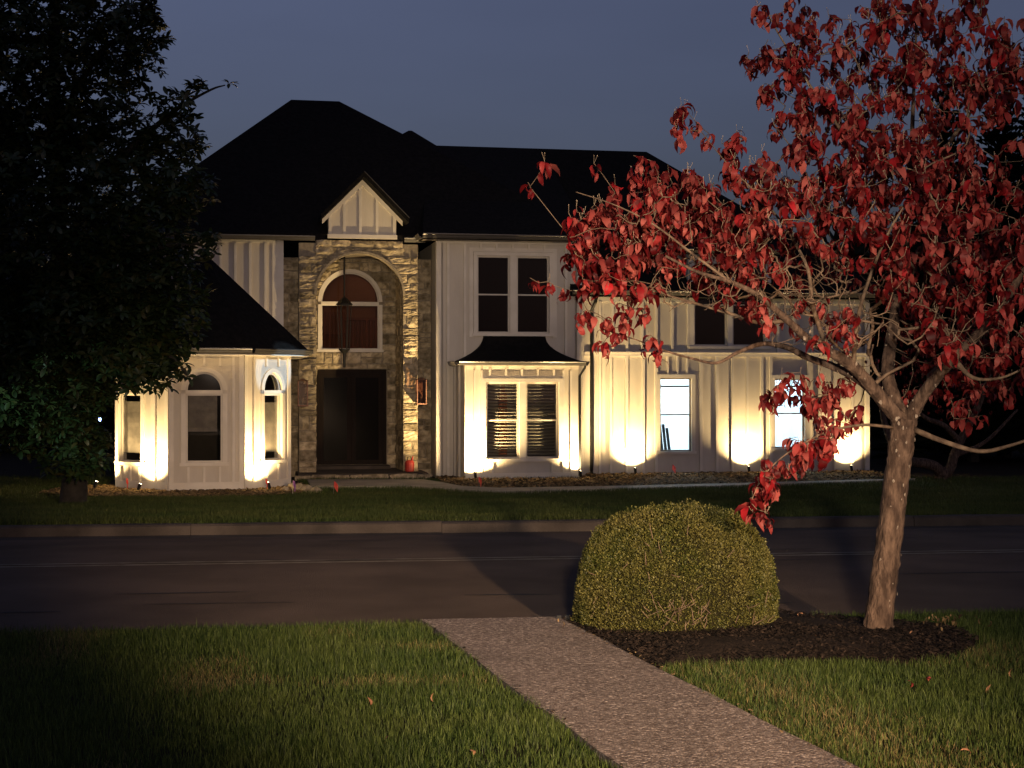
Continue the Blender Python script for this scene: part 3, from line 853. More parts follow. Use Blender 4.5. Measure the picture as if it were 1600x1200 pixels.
fp = Facade(0, 0.5)                         # portal face
p0, p1 = fp.x(467), fp.x(653)
a0, a1 = fp.x(494), fp.x(630)
zS, zA = fp.z(462, 565), fp.z(396, 565)
zP0, zP1 = fp.z(400, 565), fp.z(376, 565)
c0_, c1_ = fp.x(493), fp.x(630)
zFloor = fp.z(737, 560)
wp = wall(fp, p0, p1, ZB, zA + 0.25, [(a0, a1, ZB + 0.01, zS, zA)], m='mortar', thick=0.3, name='stone_portal')
ac, aw, ah = (a0 + a1) / 2, (a1 - a0) / 2, zA - zS
def av(s, z): return (abs(s - ac) < aw and z < zS) or (z >= zS and ((s - ac) / aw) ** 2 + ((z - zS) / ah) ** 2 < 1)
def cl(s, z):
    if z < zS: return (a0 if s < ac else a1, z)
    d = math.hypot((s - ac) / aw, (z - zS) / ah) or 1e-6
    return (ac + (s - ac) / d, zS + (z - zS) / d)
lay_stones(fp, wp, p0, p1, ZB, zP0, av, cl, seed=3)
lay_stones(fp, wp, c0_, c1_, zP0 + 0.005, zP1, av, cl, seed=5, hmin=0.14, hmax=0.24)
mb = MB(); mb.box(c0_ + 0.01, c1_ - 0.01, 0.0, 0.3, zA + 0.252, zP1); mb.build('stone_backing', 'mortar', wp)
# arch ring lip
mb = MB(); A = arc_pts(a0 + 0.01, a1 - 0.01, zS, zA - 0.01, 28); B = arc_pts(a0 - 0.05, a1 + 0.05, zS, zA + 0.05, 28)
for k in range(28):
    (x0, q0), (x1, q1), (x2, q2), (x3, q3) = A[k], A[k + 1], B[k], B[k + 1]
    mb.add([(x0, -0.075, q0), (x1, -0.075, q1), (x3, -0.075, q3), (x2, -0.075, q2), (x0, 0.12, q0), (x1, 0.12, q1), (x2, 0.0, q2), (x3, 0.0, q3)],
           [(0, 1, 2, 3), (0, 4, 5, 1), (3, 2, 7, 6)])
mb.build('arch_lip', 'mortar', wp)
# flanking walls
ff = Facade(0, 1.05)
for sa, sb, sd in ((ff.x(436), ff.x(469), 11), (ff.x(646), -0.01, 12)):
    w_ = wall(ff, sa, sb, ZB, zP0 - 0.02, (), m='mortar', name='stone_wall'); lay_stones(ff, w_, sa, sb, ZB, zP0 - 0.03, seed=sd, wmin=0.2, wmax=0.5)
# recess: back wall, jambs, ceiling, floor
fk = Facade(0, 2.2)
dw0, dw1 = fk.x(494), fk.x(604); dz0, dz1 = fk.z(726, 550), fk.z(577, 550)
aw0, aw1 = fk.x(502), fk.x(592); az0, az1, azt = fk.z(546, 550), fk.z(476, 550), fk.z(426, 550)
k0, k1 = a0 - 0.02, a1 + 0.02
wk = wall(fk, k0 - 0.3, k1 + 0.3, ZB, zA + 0.1, [(dw0, dw1, dz0, dz1), (aw0, aw1, az0, az1 + 0.075, azt)], m='mortar', thick=0.2, name='stone_wall')
wc, wa_, wh_ = (aw0 + aw1) / 2, (aw1 - aw0) / 2 + 0.09, azt - az1 - 0.075 + 0.09
def av2(s, z):
    if dw0 - 0.02 < s < dw1 + 0.02 and z < dz1 + 0.02: return True
    if abs(s - wc) < wa_ and az0 - 0.08 < z < az1 + 0.075: return True
    return z >= az1 + 0.075 and ((s - wc) / wa_) ** 2 + ((z - az1 - 0.075) / wh_) ** 2 < 1
def cl2(s, z):
    if z < dz1 + 0.02 + 0.001:
        return (dw0 - 0.02 if s < wc - 0.5 else dw1 + 0.02, z) if z < dz1 - 0.12 else (s, dz1 + 0.02)
    if z < az0 + 0.05: return (s, az0 - 0.08)
    if z < az1 + 0.075: return (wc - wa_ if s < wc else wc + wa_, z)
    d = math.hypot((s - wc) / wa_, (z - az1 - 0.075) / wh_) or 1e-6
    return (wc + (s - wc) / d, az1 + 0.075 + (z - az1 - 0.075) / d)
lay_stones(fk, wk, k0 - 0.1, k1 + 0.05, dz0, zA, av2, cl2, seed=9, proud=0.045)
fj = Facade(a1 + 0.015, 0.79, math.pi / 2)     # right jamb, seen face on its left side
mb = MB(); mb.box(0.0, 1.4, -0.25, 0.0, ZB, zA + 0.05); wj = mb.build('stone_jamb', 'mortar', house, mw=fj.mw)
fj2 = Facade(a1 + 0.015, 2.2, -math.pi / 2)
wj2 = empty('stone_jamb', parent=house, mw=fj2.mw)
lay_stones(fj2, wj2, 0.0, 1.68, zFloor - 0.2, zA - 0.02, seed=21, wmin=0.2, wmax=0.5, proud=0.03)
mb = MB(); mb.box(a0 - 0.28, a0 - 0.015, 0.79, 2.2, ZB, zA + 0.05); wj3 = mb.build('stone_jamb', 'mortar', house)
fj4 = Facade(a0 - 0.015, 0.52, math.pi / 2)
wj4 = empty('stone_jamb', parent=house, mw=fj4.mw)
lay_stones(fj4, wj4, 0.0, 1.68, zFloor - 0.2, zA - 0.02, seed=22, wmin=0.2, wmax=0.5, proud=0.03)
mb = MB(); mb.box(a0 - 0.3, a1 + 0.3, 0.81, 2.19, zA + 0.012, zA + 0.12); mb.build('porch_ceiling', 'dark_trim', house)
# arched window with a landing rail behind it
wz = window(fk, aw0, aw1, az0, az1, cols=1, rail=False, arch=azt, casing=0.09, gl='brown_glass', rm='room_brown', rdepth=2.2, fr=0.03, sashm='trim')
ldd = bpy.data.lights.new('landing_light', 'POINT'); ldd.energy = 4.0; ldd.color = (1.0, 0.76, 0.55); ldd.shadow_soft_size = 0.2
lo_ = bpy.data.objects.new('landing_light', ldd); col.objects.link(lo_); lo_.parent = wz; lo_.location = (wc + 0.4, 1.3, azt - 0.1)
rl = empty('landing_rail', parent=house, mw=fk.mw)
for k in range(13):
    x = aw0 + 0.02 + (aw1 - aw0 - 0.04) * k / 12; top = az0 + (1.02 if k < 6 else 0.80)
    mb = MB(); mb.box(x - 0.03, x + 0.03, 0.55 + 0.05 * (k % 2), 0.62 + 0.05 * (k % 2), az0 - 0.1, top); mb.build('baluster', 'wood_red', rl)
mb = MB(); mb.box(aw0 + 0.62, aw1, 0.5, 0.72, az0 + 0.80, az0 + 0.87); mb.box(aw0, aw0 + 0.78, 0.5, 0.72, az0 + 0.42, az0 + 0.47); mb.build('hand_rail', 'wood_red', rl)
# double doors
dr = empty('entry_door', parent=house, mw=fk.mw)
mb = MB(); mb.box(dw0, dw0 + 0.09, 0.03, 0.15, dz0, dz1); mb.box(dw1 - 0.09, dw1, 0.03, 0.15, dz0, dz1); mb.box(dw0 + 0.09, dw1 - 0.09, 0.03, 0.15, dz1 - 0.1, dz1); mb.build('door_frame', 'door', dr)
dm = (dw0 + dw1) / 2
for a, b in ((dw0 + 0.095, dm - 0.004), (dm + 0.004, dw1 - 0.095)):
    mb = MB(); mb.box(a, a + 0.11, 0.06, 0.11, dz0 + 0.01, dz1 - 0.105); mb.box(b - 0.11, b, 0.06, 0.11, dz0 + 0.01, dz1 - 0.105)
    mb.box(a + 0.11, b - 0.11, 0.06, 0.11, dz0 + 0.01, dz0 + 0.12); mb.box(a + 0.11, b - 0.11, 0.06, 0.11, dz1 - 0.22, dz1 - 0.105); mb.build('door_leaf', 'door', dr)
    board('door_pane', dr, a + 0.11, b - 0.11, 0.08, 0.088, dz0 + 0.12, dz1 - 0.22, 'dark_glass')
mb = MB(); mb.tube([(dm + 0.06, 0.01, dz0 + 0.95), (dm + 0.06, -0.02, dz0 + 0.97), (dm + 0.06, -0.02, dz0 + 1.2), (dm + 0.06, 0.01, dz0 + 1.22)], 0.012, 6); mb.build('door_handle', 'black_metal', dr)
room(dr, dw0 - 0.1, dw1 + 0.1, dz0 - 0.05, dz1 + 0.1, 0.21, 1.6, 'room_dark', 'hall')
# porch floor and steps
st = empty('entry_step', parent=house, mw=Facade(0, 0).mw)
mb = MB(); mb.box(fp.x(466, -0.85), fp.x(669, -0.85), -0.42, 2.18, ZB, zFloor); mb.build('step_slab', 'kerb', st)
mb = MB(); mb.box(fk.x(492), fk.x(606), 1.55, 2.19, zFloor + 0.004, dz0 - 0.004); mb.build('threshold', 'kerb', st)
r_ = random.Random(4); xx = fp.x(462, -0.95)
while xx < fp.x(668, -0.95):
    w_ = r_.uniform(0.3, 0.7); place('stone', r_.choice(STONES), st, loc=(xx, -0.425, GZ - 0.04), scale=(w_ - 0.02, 0.10, zFloor - GZ + 0.02)); xx += w_

# ---- small gable over the portal
fg = Facade(0, 0.44)
g0, g1 = fg.x(513), fg.x(619); gzb = fg.z(373, 565); gc = fg.x(566); gza = fg.z(281, 566); gze = fg.z(333, 510)
mb = MB(); mb.prism_y([(g0, gzb), (g1, gzb), (g1, gze), (gc, gza), (g0, gze)], 0.0, 0.12); wg = mb.build('gable_wall', 'siding', house, mw=fg.mw)
slope = (gza - gze) / (gc - g0)
for p in (513 + 3, 538, 563, 589, 616):
    x = fg.x(p); top = gza - abs(x - gc) * slope - 0.06
    board('batten', wg, x - 0.035, x + 0.035, -0.04, 0.0, gzb + 0.1, top)
board('sill_board', wg, g0 - 0.02, g1 + 0.02, -0.06, 0.0, gzb, gzb + 0.1)
for sgn in (-1, 1):
    ex = g0 - 0.16 if sgn < 0 else g1 + 0.16; ez = gza - abs(ex - gc) * slope
    mb = MB(); t = 0.12
    pts = [(gc, gza), (ex, ez), (ex, ez - t), (gc, gza - t * 1.25)]
    if sgn > 0: pts = pts[::-1]
    mb.prism_y(pts, -0.055, 0.0); mb.build('rake_board', 'trim', wg)
mb = MB(); yy0, yy1 = -0.55, 4.5                                  # roof planes run back into the main roof
for sgn in (-1, 1):
    ex = (g0 - 0.22) if sgn < 0 else (g1 + 0.26); ez = gza - abs(ex - gc) * slope
    pts = [(gc, gza + 0.14), (ex, ez + 0.14), (ex, ez + 0.01), (gc, gza + 0.01)]
    if sgn > 0: pts = pts[::-1]
    mb.prism_y(pts, yy0, yy1)
mb.build('gable_roof', 'roof', house, mw=fg.mw)
mb = MB(); ex = g1 + 0.27; ez = gza - abs(ex - gc) * slope
mb.tube([(gc, yy0 - 0.012, gza + 0.145), (ex, yy0 - 0.012, ez + 0.145)], 0.011, 5); mb.build('drip_edge', 'gutter', house, mw=fg.mw)
mb = MB(); mb.box(g0 + 0.005, g1 - 0.005, 0.13, 3.0, gzb, gze - 0.05); mb.build('gable_body', 'siding', house, mw=fg.mw)

# ================================================================= upper left wall and left wing
fu = Facade(0, 0.75)
u0, u1 = fu.x(179), fu.x(443)
wu = wall(fu, u0, u1, ZB, zE + 0.15, (), thick=0.2)
battens(wu, [fu.x(p) for p in (240, 265, 292, 320, 345, 368, 391, 415)], ZB, zE - 0.08)
board('corner_board', wu, u1 - 0.28, u1, -0.035, 0.0, ZB, zE)
board('frieze_board', wu, u0, u1 - 0.285, -0.034, 0.0, zE - 0.07, zE + 0.08)
ful = Facade(u0, 12.0, -math.pi / 2)
wall(ful, 0.0, 11.2, ZB, zE + 0.15, (), thick=0.2)
fbk = Facade(uM + r1, 12.0, math.pi)
wall(fbk, 0.0, uM + r1 - u0, ZB, zRE, (), thick=0.2)

VW = -4.3
f2 = Facade(0, VW)                           # wing front
q0, q1 = f2.x(264), f2.x(381)
f3 = Facade(q1, VW, math.pi / 4); L3 = f3.x(453)
dL = R(135)
L1 = L3 * 1.12
f1 = Facade(q0 - L1 * math.cos(math.pi / 4), VW + L1 * math.sin(math.pi / 4), -math.pi / 4)
zWE = f2.z(553, 320)
zt1, ztop = f2.z(612, 320), f2.z(581, 320)
zw0, zw1 = f2.z(723, 320), f2.z(615, 320)
oa = (f2.x(290), f2.x(348), zw0, zw1 + 0.075, ztop)
wfront = wall(f2, q0, q1, ZB, zWE + 0.08, [oa])
window(f2, oa[0], oa[1], zw0, zw1, rail=False, arch=ztop, casing=0.10, gl='glass', rdepth=1.0)
x3a, x3b = f3.x(411), f3.x(439); dz_ = f3.z(723, 425)
ob = (x3a, x3b, f3.z(719, 425), f3.z(615, 425) + 0.075, f3.z(582, 425))
wright = wall(f3, 0, L3, ZB, zWE + 0.08, [ob])
window(f3, ob[0], ob[1], ob[2], ob[3] - 0.075, rail=False, arch=ob[4], casing=0.09, gl='glass', rdepth=0.8)
xa, xb = f1.x(187), f1.x(222)
oc = (xa, xb, f1.z(722, 205), f1.z(615, 205) + 0.075, f1.z(582, 205))
wleft = wall(f1, 0, L1, ZB, zWE + 0.08, [oc])
window(f1, oc[0], oc[1], oc[2], oc[3] - 0.075, rail=False, arch=oc[4], casing=0.09, gl='glass', rdepth=0.8)
for w_, f_, L_, o_ in ((wfront, f2, (q0, q1), oa), (wright, f3, (0, L3), ob), (wleft, f1, (0, L1), oc)):
    board('corner_board', w_, L_[0], L_[0] + 0.1, -0.035, 0.0, ZB, zWE - 0.06); board('corner_board', w_, L_[1] - 0.1, L_[1], -0.035, 0.0, ZB, zWE - 0.06)
    board('frieze_board', w_, L_[0], L_[1], -0.04, 0.0, zWE - 0.06, zWE + 0.06)
    a, b = o_[0] - 0.11, o_[1] + 0.11
    n_ = max(2, round((b - a) / 0.34)); battens(w_, [a + (b - a) * (k + 0.5) / n_ for k in range(n_)], GZ + 0.2, o_[2] - 0.09, wd=0.05)
    battens(w_, [a + (b - a) * (k + 0.5) / n_ for k in range(n_)], o_[4] + 0.13, zWE - 0.06, wd=0.05)
    for lo_x, hi_x in ((L_[0] + 0.1, a), (b, L_[1] - 0.1)):
        if hi_x - lo_x > 0.22: battens(w_, [(lo_x + hi_x) / 2], GZ + 0.2, zWE - 0.06, wd=0.055)
    board('skirt_board', w_, L_[0] + 0.1, L_[1] - 0.1, -0.034, 0.0, ZB, GZ + 0.2)
# pulled-down shades
def shade(f_, a, b, z0, z1):
    mb = MB(); N = 10
    for k in range(N + 1):
        z = z0 + (z1 - z0) * k / N; y = 0.095 + 0.005 * math.sin(k * 1.7); mb.v += [(a, y, z), (b, y, z)]
    for k in range(N): mb.f.append((2 * k, 2 * k + 1, 2 * k + 3, 2 * k + 2))
    mb.build('roller_shade', 'shade', house, mw=f_.mw)
shade(f2, oa[0] + 0.05, oa[1] - 0.12, zw0 + 0.68, zw1 - 0.03)
shade(f3, ob[0] + 0.03, ob[1] - 0.05, ob[2] + 0.18, ob[2] + 1.3)
shade(f1, oc[0] + 0.03, oc[1] - 0.04, oc[2] + 0.2, oc[2] + 1.35)
# wing sides back to the main house
e3 = f3.mw @ Vector((L3, 0, 0)); e1 = f1.mw @ Vector((0, 0, 0))
wall(Facade(e3.x, e3.y, math.pi / 2), 0, 0.74 - e3.y, ZB, zWE + 0.08, (), thick=0.2)
wall(Facade(e1.x, 0.74, -math.pi / 2), 0, 0.74 - e1.y, ZB, zWE + 0.08, (), thick=0.2)
# wing roof: hipped over the canted end
OV = 0.42; zr0 = zWE + 0.10
def off(p, q):                                # outward offset corner list
    return p
cxw = (e1.x + e3.x) / 2; hw = (e3.x - e1.x) / 2 + OV
k_ = OV * math.tan(math.pi / 8)
eav = [(e1.x - OV, 0.74), (e1.x - OV, e1.y - k_), (q0 - k_, VW - OV), (q1 + k_, VW - OV), (e3.x + OV, e3.y - k_), (e3.x + OV, 0.74)]
zrt = zr0 + hw * 0.98
rf = (cxw, VW - OV + hw * 1.05); rb = (cxw, 0.74)
mb = MB()
mb.v = [(x, y, zr0) for x, y in eav] + [(x, y, zr0 - 0.10) for x, y in eav] + [(rf[0], rf[1], zrt), (rb[0], rb[1], zrt)]
mb.f = [(0, 12, 13), (0, 1, 12), (1, 2, 12), (2, 3, 12), (3, 4, 12), (4, 5, 13, 12)][0:0] + [(1, 2, 12), (2, 3, 12), (3, 4, 12), (4, 5, 13, 12), (0, 1, 12, 13)]
for i in range(5): mb.f.append((i, i + 6, i + 7, i + 1))
mb.build('wing_roof', 'roof', house)
mb = MB(); mb.prism_z([(x, y) for x, y in eav], zr0 - 0.13, zr0 - 0.104); mb.build('wing_soffit', 'trim', house)
gutter(eav, zr0 - 0.09)

# ================================================================= main roofs
def roof_mesh(name, vs_, fs_):
    mb = MB(); mb.v = [tuple(p) for p in vs_]; mb.f = fs_; return mb.build(name, 'roof', house)
def hip(name, ua, ub, va, vb, ze, r_a, r_b, vr, zr, th=0.16):
    """eave rectangle and a ridge from r_a to r_b at depth vr"""
    v_ = [(ua, va, ze), (ub, va, ze), (ub, vb, ze), (ua, vb, ze), (r_a, vr, zr), (r_b, vr, zr)] + [(ua, va, ze - th), (ub, va, ze - th), (ub, vb, ze - th), (ua, vb, ze - th)]
    f_ = [(0, 1, 5, 4), (1, 2, 5), (2, 3, 4, 5), (3, 0, 4), (6, 9, 8, 7), (0, 6, 7, 1), (1, 7, 8, 2), (2, 8, 9, 3), (3, 9, 6, 0)]
    return roof_mesh(name, v_, f_)
fr6 = Facade(0, 6.0)
ra, za = fr6.px(455, 156); rb_, zb_ = fr6.px(530, 158)
hip('roof', ra - 4.9, rb_ + 6.6, 0.50, 12.2, zE + 0.16, ra, rb_, 6.0, (za + zb_) / 2)
rc, zc = fr6.px(668, 225); rd, zd = fr6.px(1010, 239)
hip('roof', uM - 0.28, uM + r1 + 0.6, -0.22, 12.4, zRE + 0.22, uM - 0.28, rd, 6.0, (zc + zd) / 2)
fr9 = Facade(0, 9.0)
re_, ze9 = fr9.px(641, 204)
hip('roof', re_ - 6, re_ + 4.5, 3.0, 15.0, zE + 0.3, re_ - 0.05, re_ + 0.05, 9.0, ze9)
# mid block eaves with their own hip
hip('mid_roof', -0.42, uM + 0.22, -0.36, 12.3, zE + 0.12, rc, uM + 0.22, 6.0, (zc + zd) / 2, th=0.12)
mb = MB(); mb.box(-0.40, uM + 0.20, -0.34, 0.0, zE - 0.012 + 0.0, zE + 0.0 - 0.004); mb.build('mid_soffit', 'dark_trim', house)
gutter([(-0.42, 0.9), (-0.42, -0.36), (uM + 0.2, -0.36)], zE + 0.02, size=0.12)
gutter([(fu.x(160), 0.49), (fp.x(492), 0.49)], zE - 0.02, size=0.12)
gutter([(fp.x(631), 0.49), (fp.x(664), 0.49)], zE - 0.02, size=0.12)
gutter([(uM - 0.28, -0.23), (uM + o3[0] - 0.2, -0.23)], zRE + 0.10, size=0.12)
gutter([(uM + o3[1] + 0.2, -0.23), (uM + r1 + 0.6, -0.23)], zRE + 0.10, size=0.12)
gutter([(uM + o3[0] - 0.45, -0.15), (uM + o3[1] + 0.45, -0.15)], zD + 0.0, size=0.12)

# ================================================================= things at the house
def hw_(fac, s, y, z=0.0): return Matrix.Translation(HO) @ Matrix.Rotation(HA, 4, 'Z') @ fac.mw @ Vector((s, y, z))

def spot_light(name, parent, loc, aim, watts, size, blend, color, radius=0.04):
    d = bpy.data.lights.new(name, 'SPOT'); d.energy = watts; d.spot_size = R(size); d.spot_blend = blend; d.color = color; d.shadow_soft_size = radius
    o = bpy.data.objects.new(name, d); col.objects.link(o); o.parent = parent
    o.location = loc
    v = Vector(aim) - Vector(loc); o.rotation_euler = v.to_track_quat('-Z', 'Y').to_euler()
    return o

WARM = (1.0, 0.69, 0.31)
def uplight(p, yaw, tilt, watts, label, color=WARM, size=100, lens='lens_warm', group='uplights along the house wall', blend=1.0):
    t = empty('garden_uplight', p, yaw)
    tag(t, label, 'uplight', group)
    mb = MB(); mb.tube([(0, 0, -0.12), (0, 0, 0.07)], 0.012, 6); mb.build('stake', 'black_metal', t)
    d = Vector((0, math.cos(tilt), math.sin(tilt)))
    c = Vector((0, 0, 0.11))
    mb = MB(); mb.tube([c - d * 0.07, c - d * 0.05, c + d * 0.05, c + d * 0.075], [0.022, 0.036, 0.038, 0.042], 10, cap=True); mb.build('housing', 'black_metal', t)
    mb = MB(); mb.tube([c + d * 0.0765, c + d * 0.079], 0.034, 10); mb.build('lens', lens, t)
    spot_light('beam', t, c + d * 0.095, c + d * 1.2, watts, size, blend, color)
    return t
UL = [
    (f1, f1.x(171), -0.40, 800, 130, 'uplight at the outer left corner of the canted wing'),
    (f1, f1.x(240), -0.42, 800, 130, 'uplight between the leftmost and middle arched windows of the wing'),
    (f3, f3.x(412) - 0.28, -0.42, 1000, 138, 'uplight between the middle and right arched windows of the wing'),
    (fb, fb.x(739), -0.36, 2500, 156, 'uplight at the bay corner nearest the stone entry'),
    (fb, fb.x(902), -0.36, 1350, 142, 'uplight at the bay corner beside the black downspout'),
    (fr_, fr_.x(987), -0.36, 800, 130, 'uplight between the downspout and the first lit window'),
    (fr_, fr_.x(1163), -0.36, 800, 130, 'uplight between the two lit windows'),
    (fr_, fr_.x(1322), -0.36, 800, 130, 'uplight at the far right corner of the house'),
]
for f_, s, y, wt, sz_, lab in UL:
    p = hw_(f_, s, y); p.z = GZ
    uplight(p, HA + f_.a, R(66), wt, lab, size=sz_)

def lantern(f_, s, z0, z1, label):
    t = empty('wall_lantern', hw_(f_, s, -0.06, z0), HA + f_.a)
    tag(t, label, 'lantern', 'copper lanterns beside the entry doors')
    h = z1 - z0; w = 0.125; d0, d1 = -0.30, -0.05
    mb = MB(); mb.box(-0.06, 0.06, -0.02, 0.02, h * 0.2, h * 0.85); mb.tube([(0, 0, h * 0.75), (0, -0.17, h * 0.9)], 0.012, 6); mb.build('back_plate', 'copper', t)
    for x in (-w, w - 0.022):
        for y in (d0, d1 - 0.022):
            board('corner_post', t, x, x + 0.022, y, y + 0.022, 0.035, h - 0.04, 'copper')
    mb = MB(); mb.box(-w - 0.01, w + 0.01, d0 - 0.01, d1 + 0.01, 0.0, 0.034); mb.build('base', 'copper', t)
    mb = MB(); mb.add([(-w - 0.03, d0 - 0.03, h - 0.04), (w + 0.03, d0 - 0.03, h - 0.04), (w + 0.03, d1 + 0.02, h - 0.04), (-w - 0.03, d1 + 0.02, h - 0.04), (-0.03, (d0 + d1) / 2 - 0.03, h + 0.02), (0.03, (d0 + d1) / 2 - 0.03, h + 0.02), (0.03, (d0 + d1) / 2 + 0.03, h + 0.02), (-0.03, (d0 + d1) / 2 + 0.03, h + 0.02)],
                      [(0, 3, 2, 1), (4, 5, 6, 7), (0, 1, 5, 4), (1, 2, 6, 5), (2, 3, 7, 6), (3, 0, 4, 7)]); mb.build('cap', 'copper', t)
    mb = MB(); mb.box(-w + 0.022, w - 0.022, d0 + 0.004, d0 + 0.008, 0.035, h - 0.045); mb.build('pane', 'amber_glass', t)
    mb = MB(); mb.lathe([(0.03, 0.04), (0.03, 0.2), (0.012, 0.24)], (0, (d0 + d1) / 2, 0), 8); mb.build('candle_tube', 'trim', t)
lantern(fp, fp.x(473, -0.2), fp.z(635, 473, -0.2), fp.z(593, 473, -0.2), 'copper wall lantern on the stone pier by the canted wing')
lantern(fp, fp.x(658, -0.2), fp.z(632, 658, -0.2), fp.z(591, 658, -0.2), 'copper wall lantern on the stone pier by the bay window')
# pendant lantern in the arch
t = empty('pendant_lantern', hw_(fk, fk.x(538, -0.9), -0.9, 0.0), HA); tag(t, 'black pendant lantern hanging inside the stone entry arch', 'lantern')
zp1, zp0 = fk.z(466, 540, -0.9), fk.z(545, 540, -0.9)
mb = MB(); mb.tube([(0, 0, zA + 0.02), (0, 0, zp1)], 0.022, 6); mb.build('stem', 'black_metal', t)
mb = MB(); mb.lathe([(0.05, zp1 + 0.02), (0.09, zp1 - 0.02), (0.21, zp1 - 0.15), (0.215, zp1 - 0.18)], sides=6); mb.build('cap', 'black_metal', t)
for k in range(6):
    a = 2 * math.pi * k / 6; mb = MB(); mb.tube([(0.18 * math.cos(a), 0.18 * math.sin(a), zp1 - 0.17), (0.13 * math.cos(a), 0.13 * math.sin(a), zp0)], 0.010, 5); mb.build('corner_bar', 'black_metal', t)
mb = MB(); mb.lathe([(0.14, zp0), (0.14, zp0 - 0.03), (0.04, zp0 - 0.12), (0.03, fk.z(574, 540, -0.9))], sides=6); mb.build('base', 'black_metal', t)

# red fuel jug on the step
p = hw_(fp, fp.x(640, -0.25), -0.25, zFloor)
t = empty('fuel_jug', p, HA); tag(t, 'small red plastic jug standing on the entry step', 'jug')
mb = MB(); mb.lathe([(0.09, 0.0), (0.115, 0.02), (0.118, 0.22), (0.10, 0.27), (0.05, 0.30)], sides=14); mb.build('body', 'red_plastic', t, smooth=False)
mb = MB(); mb.tube([(-0.05, 0, 0.28), (-0.05, 0, 0.37), (0.03, 0, 0.38), (0.05, 0, 0.29)], 0.013, 6); mb.build('handle', 'black_metal', t)
mb = MB(); mb.tube([(0.06, 0, 0.27), (0.085, 0, 0.40)], [0.022, 0.014], 8); mb.build('spout', 'red_plastic', t)

# marker flags
FL = [(107, 771, 0.02, 'flag', 'small red marker flag farthest left, out on the dark lawn'),
      (196, 768, 0.0, 'flag', 'small red marker flag below the leftmost wing window'),
      (414, 769, 0.0, 'flag', 'small red marker flag below the right arched wing window'),
      (457, 773, 0.0, 'flag_purple', 'small purple marker flag beside the entry step'),
      (521, 774, 0.0, 'flag', 'small red marker flag in the grass before the entry doors'),
      (747, 766, 0.0, 'flag', 'small red marker flag in the bed below the bay window'),
      (1050, 744, 0.0, 'flag', 'small red marker flag below the first lit window')]
for px_, py_, dz, m_, lab in FL:
    Y = 34.0
    for _ in range(6): x = (px_ - 800) / FPX * Y; Y = (CAMZ - gz(x, Y)) * FPX / (py_ - 600)
    if px_ == 1050: Y = min(Y, 40.6)
    x = (px_ - 800) / FPX * Y
    t = empty('marker_flag', (x, Y, gz(x, Y)), rnd.uniform(-0.5, 0.5)); tag(t, lab, 'flag', 'marker flags along the house')
    mb = MB(); mb.tube([(0, 0, -0.05), (0.01, 0, 0.3)], 0.004, 5); mb.build('wire_stake', 'wire', t)
    mb = MB()
    for i in range(5):
        f = i / 4; mb.v += [(0.01 + 0.09 * f, 0.03 * math.sin(f * 5), 0.3 - 0.10 * f * f), (0.01 + 0.07 * f, 0.035 * math.sin(f * 5 + 0.4), 0.19 - 0.13 * f)]
    for i in range(4): mb.f.append((2 * i, 2 * i + 1, 2 * i + 3, 2 * i + 2))
    mb.build('flag_film', m_, t)
# electricity box and a small blue lamp beyond the wing
t = empty('utility_box', W(124, 766, 35.0)); t.location.z = GZ; tag(t, 'small grey utility box on a post left of the wing', 'utility box')
mb = MB(); mb.box(-0.03, 0.03, -0.03, 0.03, -0.1, 0.42); mb.build('post', 'dark_trim', t)
mb = MB(); mb.box(-0.075, 0.075, -0.06, 0.06, 0.42, 0.62); mb.build('cabinet', 'walk', t); mb = MB(); mb.box(-0.06, 0.06, -0.068, -0.06, 0.435, 0.605); mb.build('cover', 'walk', t)
pl = W(156, 655, 47.0)
t = empty('blue_lamp', (pl.x, pl.y, GZ)); tag(t, 'tiny blue garden lamp shining in the dark beyond the wing', 'lamp')
mb = MB(); mb.tube([(0, 0, -0.1), (0, 0, pl.z - GZ - 0.06)], 0.02, 6); mb.build('post', 'black_metal', t)
mb = MB(); mb.lathe([(0.02, -0.07), (0.045, 0.0), (0.03, 0.05)], (0, 0, pl.z - GZ), 8); mb.build('bulb', 'lens_blue', t)
mb = MB(); mb.lathe([(0.06, 0.05), (0.02, 0.09)], (0, 0, pl.z - GZ), 8); mb.build('cap', 'black_metal', t)

# front walk and beds by the house
def flat(name, pxs, m, th=0.03, lift=0.0):
    P = [G(a, b, GZ).xy for a, b in pxs]; mb = MB(); mb.prism_z([tuple(p) for p in P], GZ - 0.1, GZ + th + lift)
    o = mb.build(name, m); o['kind'] = 'structure'
    A = sum(P[i].x * P[(i + 1) % len(P)].y - P[(i + 1) % len(P)].x * P[i].y for i in range(len(P)))
    if A < 0:
        for pg in o.data.polygons: pg.flip()
    return [tuple(p) for p in P]
walk = flat('front_walk', [(486, 762), (640, 761), (700, 766), (780, 771), (900, 767), (1000, 764), (1150, 760), (1370, 753), (1430, 750.5), (1430, 749), (1370, 750.5), (1150, 756.5), (1000, 760.2), (900, 762), (780, 764), (720, 761), (690, 755), (660, 750.5), (480, 751)], 'walk')
bedr = flat('house_bed', [(690, 754.5), (720, 760.5), (780, 763.5), (900, 761.5), (1000, 759.8), (1150, 756), (1370, 750), (1390, 745), (1360, 735.5), (1150, 737.5), (918, 741), (905, 748), (728, 749), (700, 745), (682, 746)], 'soil', th=0.015)
bedl = flat('house_bed', [(60, 771), (110, 775), (180, 777), (280, 778), (400, 777), (470, 771), (480, 762), (470, 757), (453, 757), (381, 767), (264, 767), (168, 760), (100, 763)], 'soil', th=0.015)
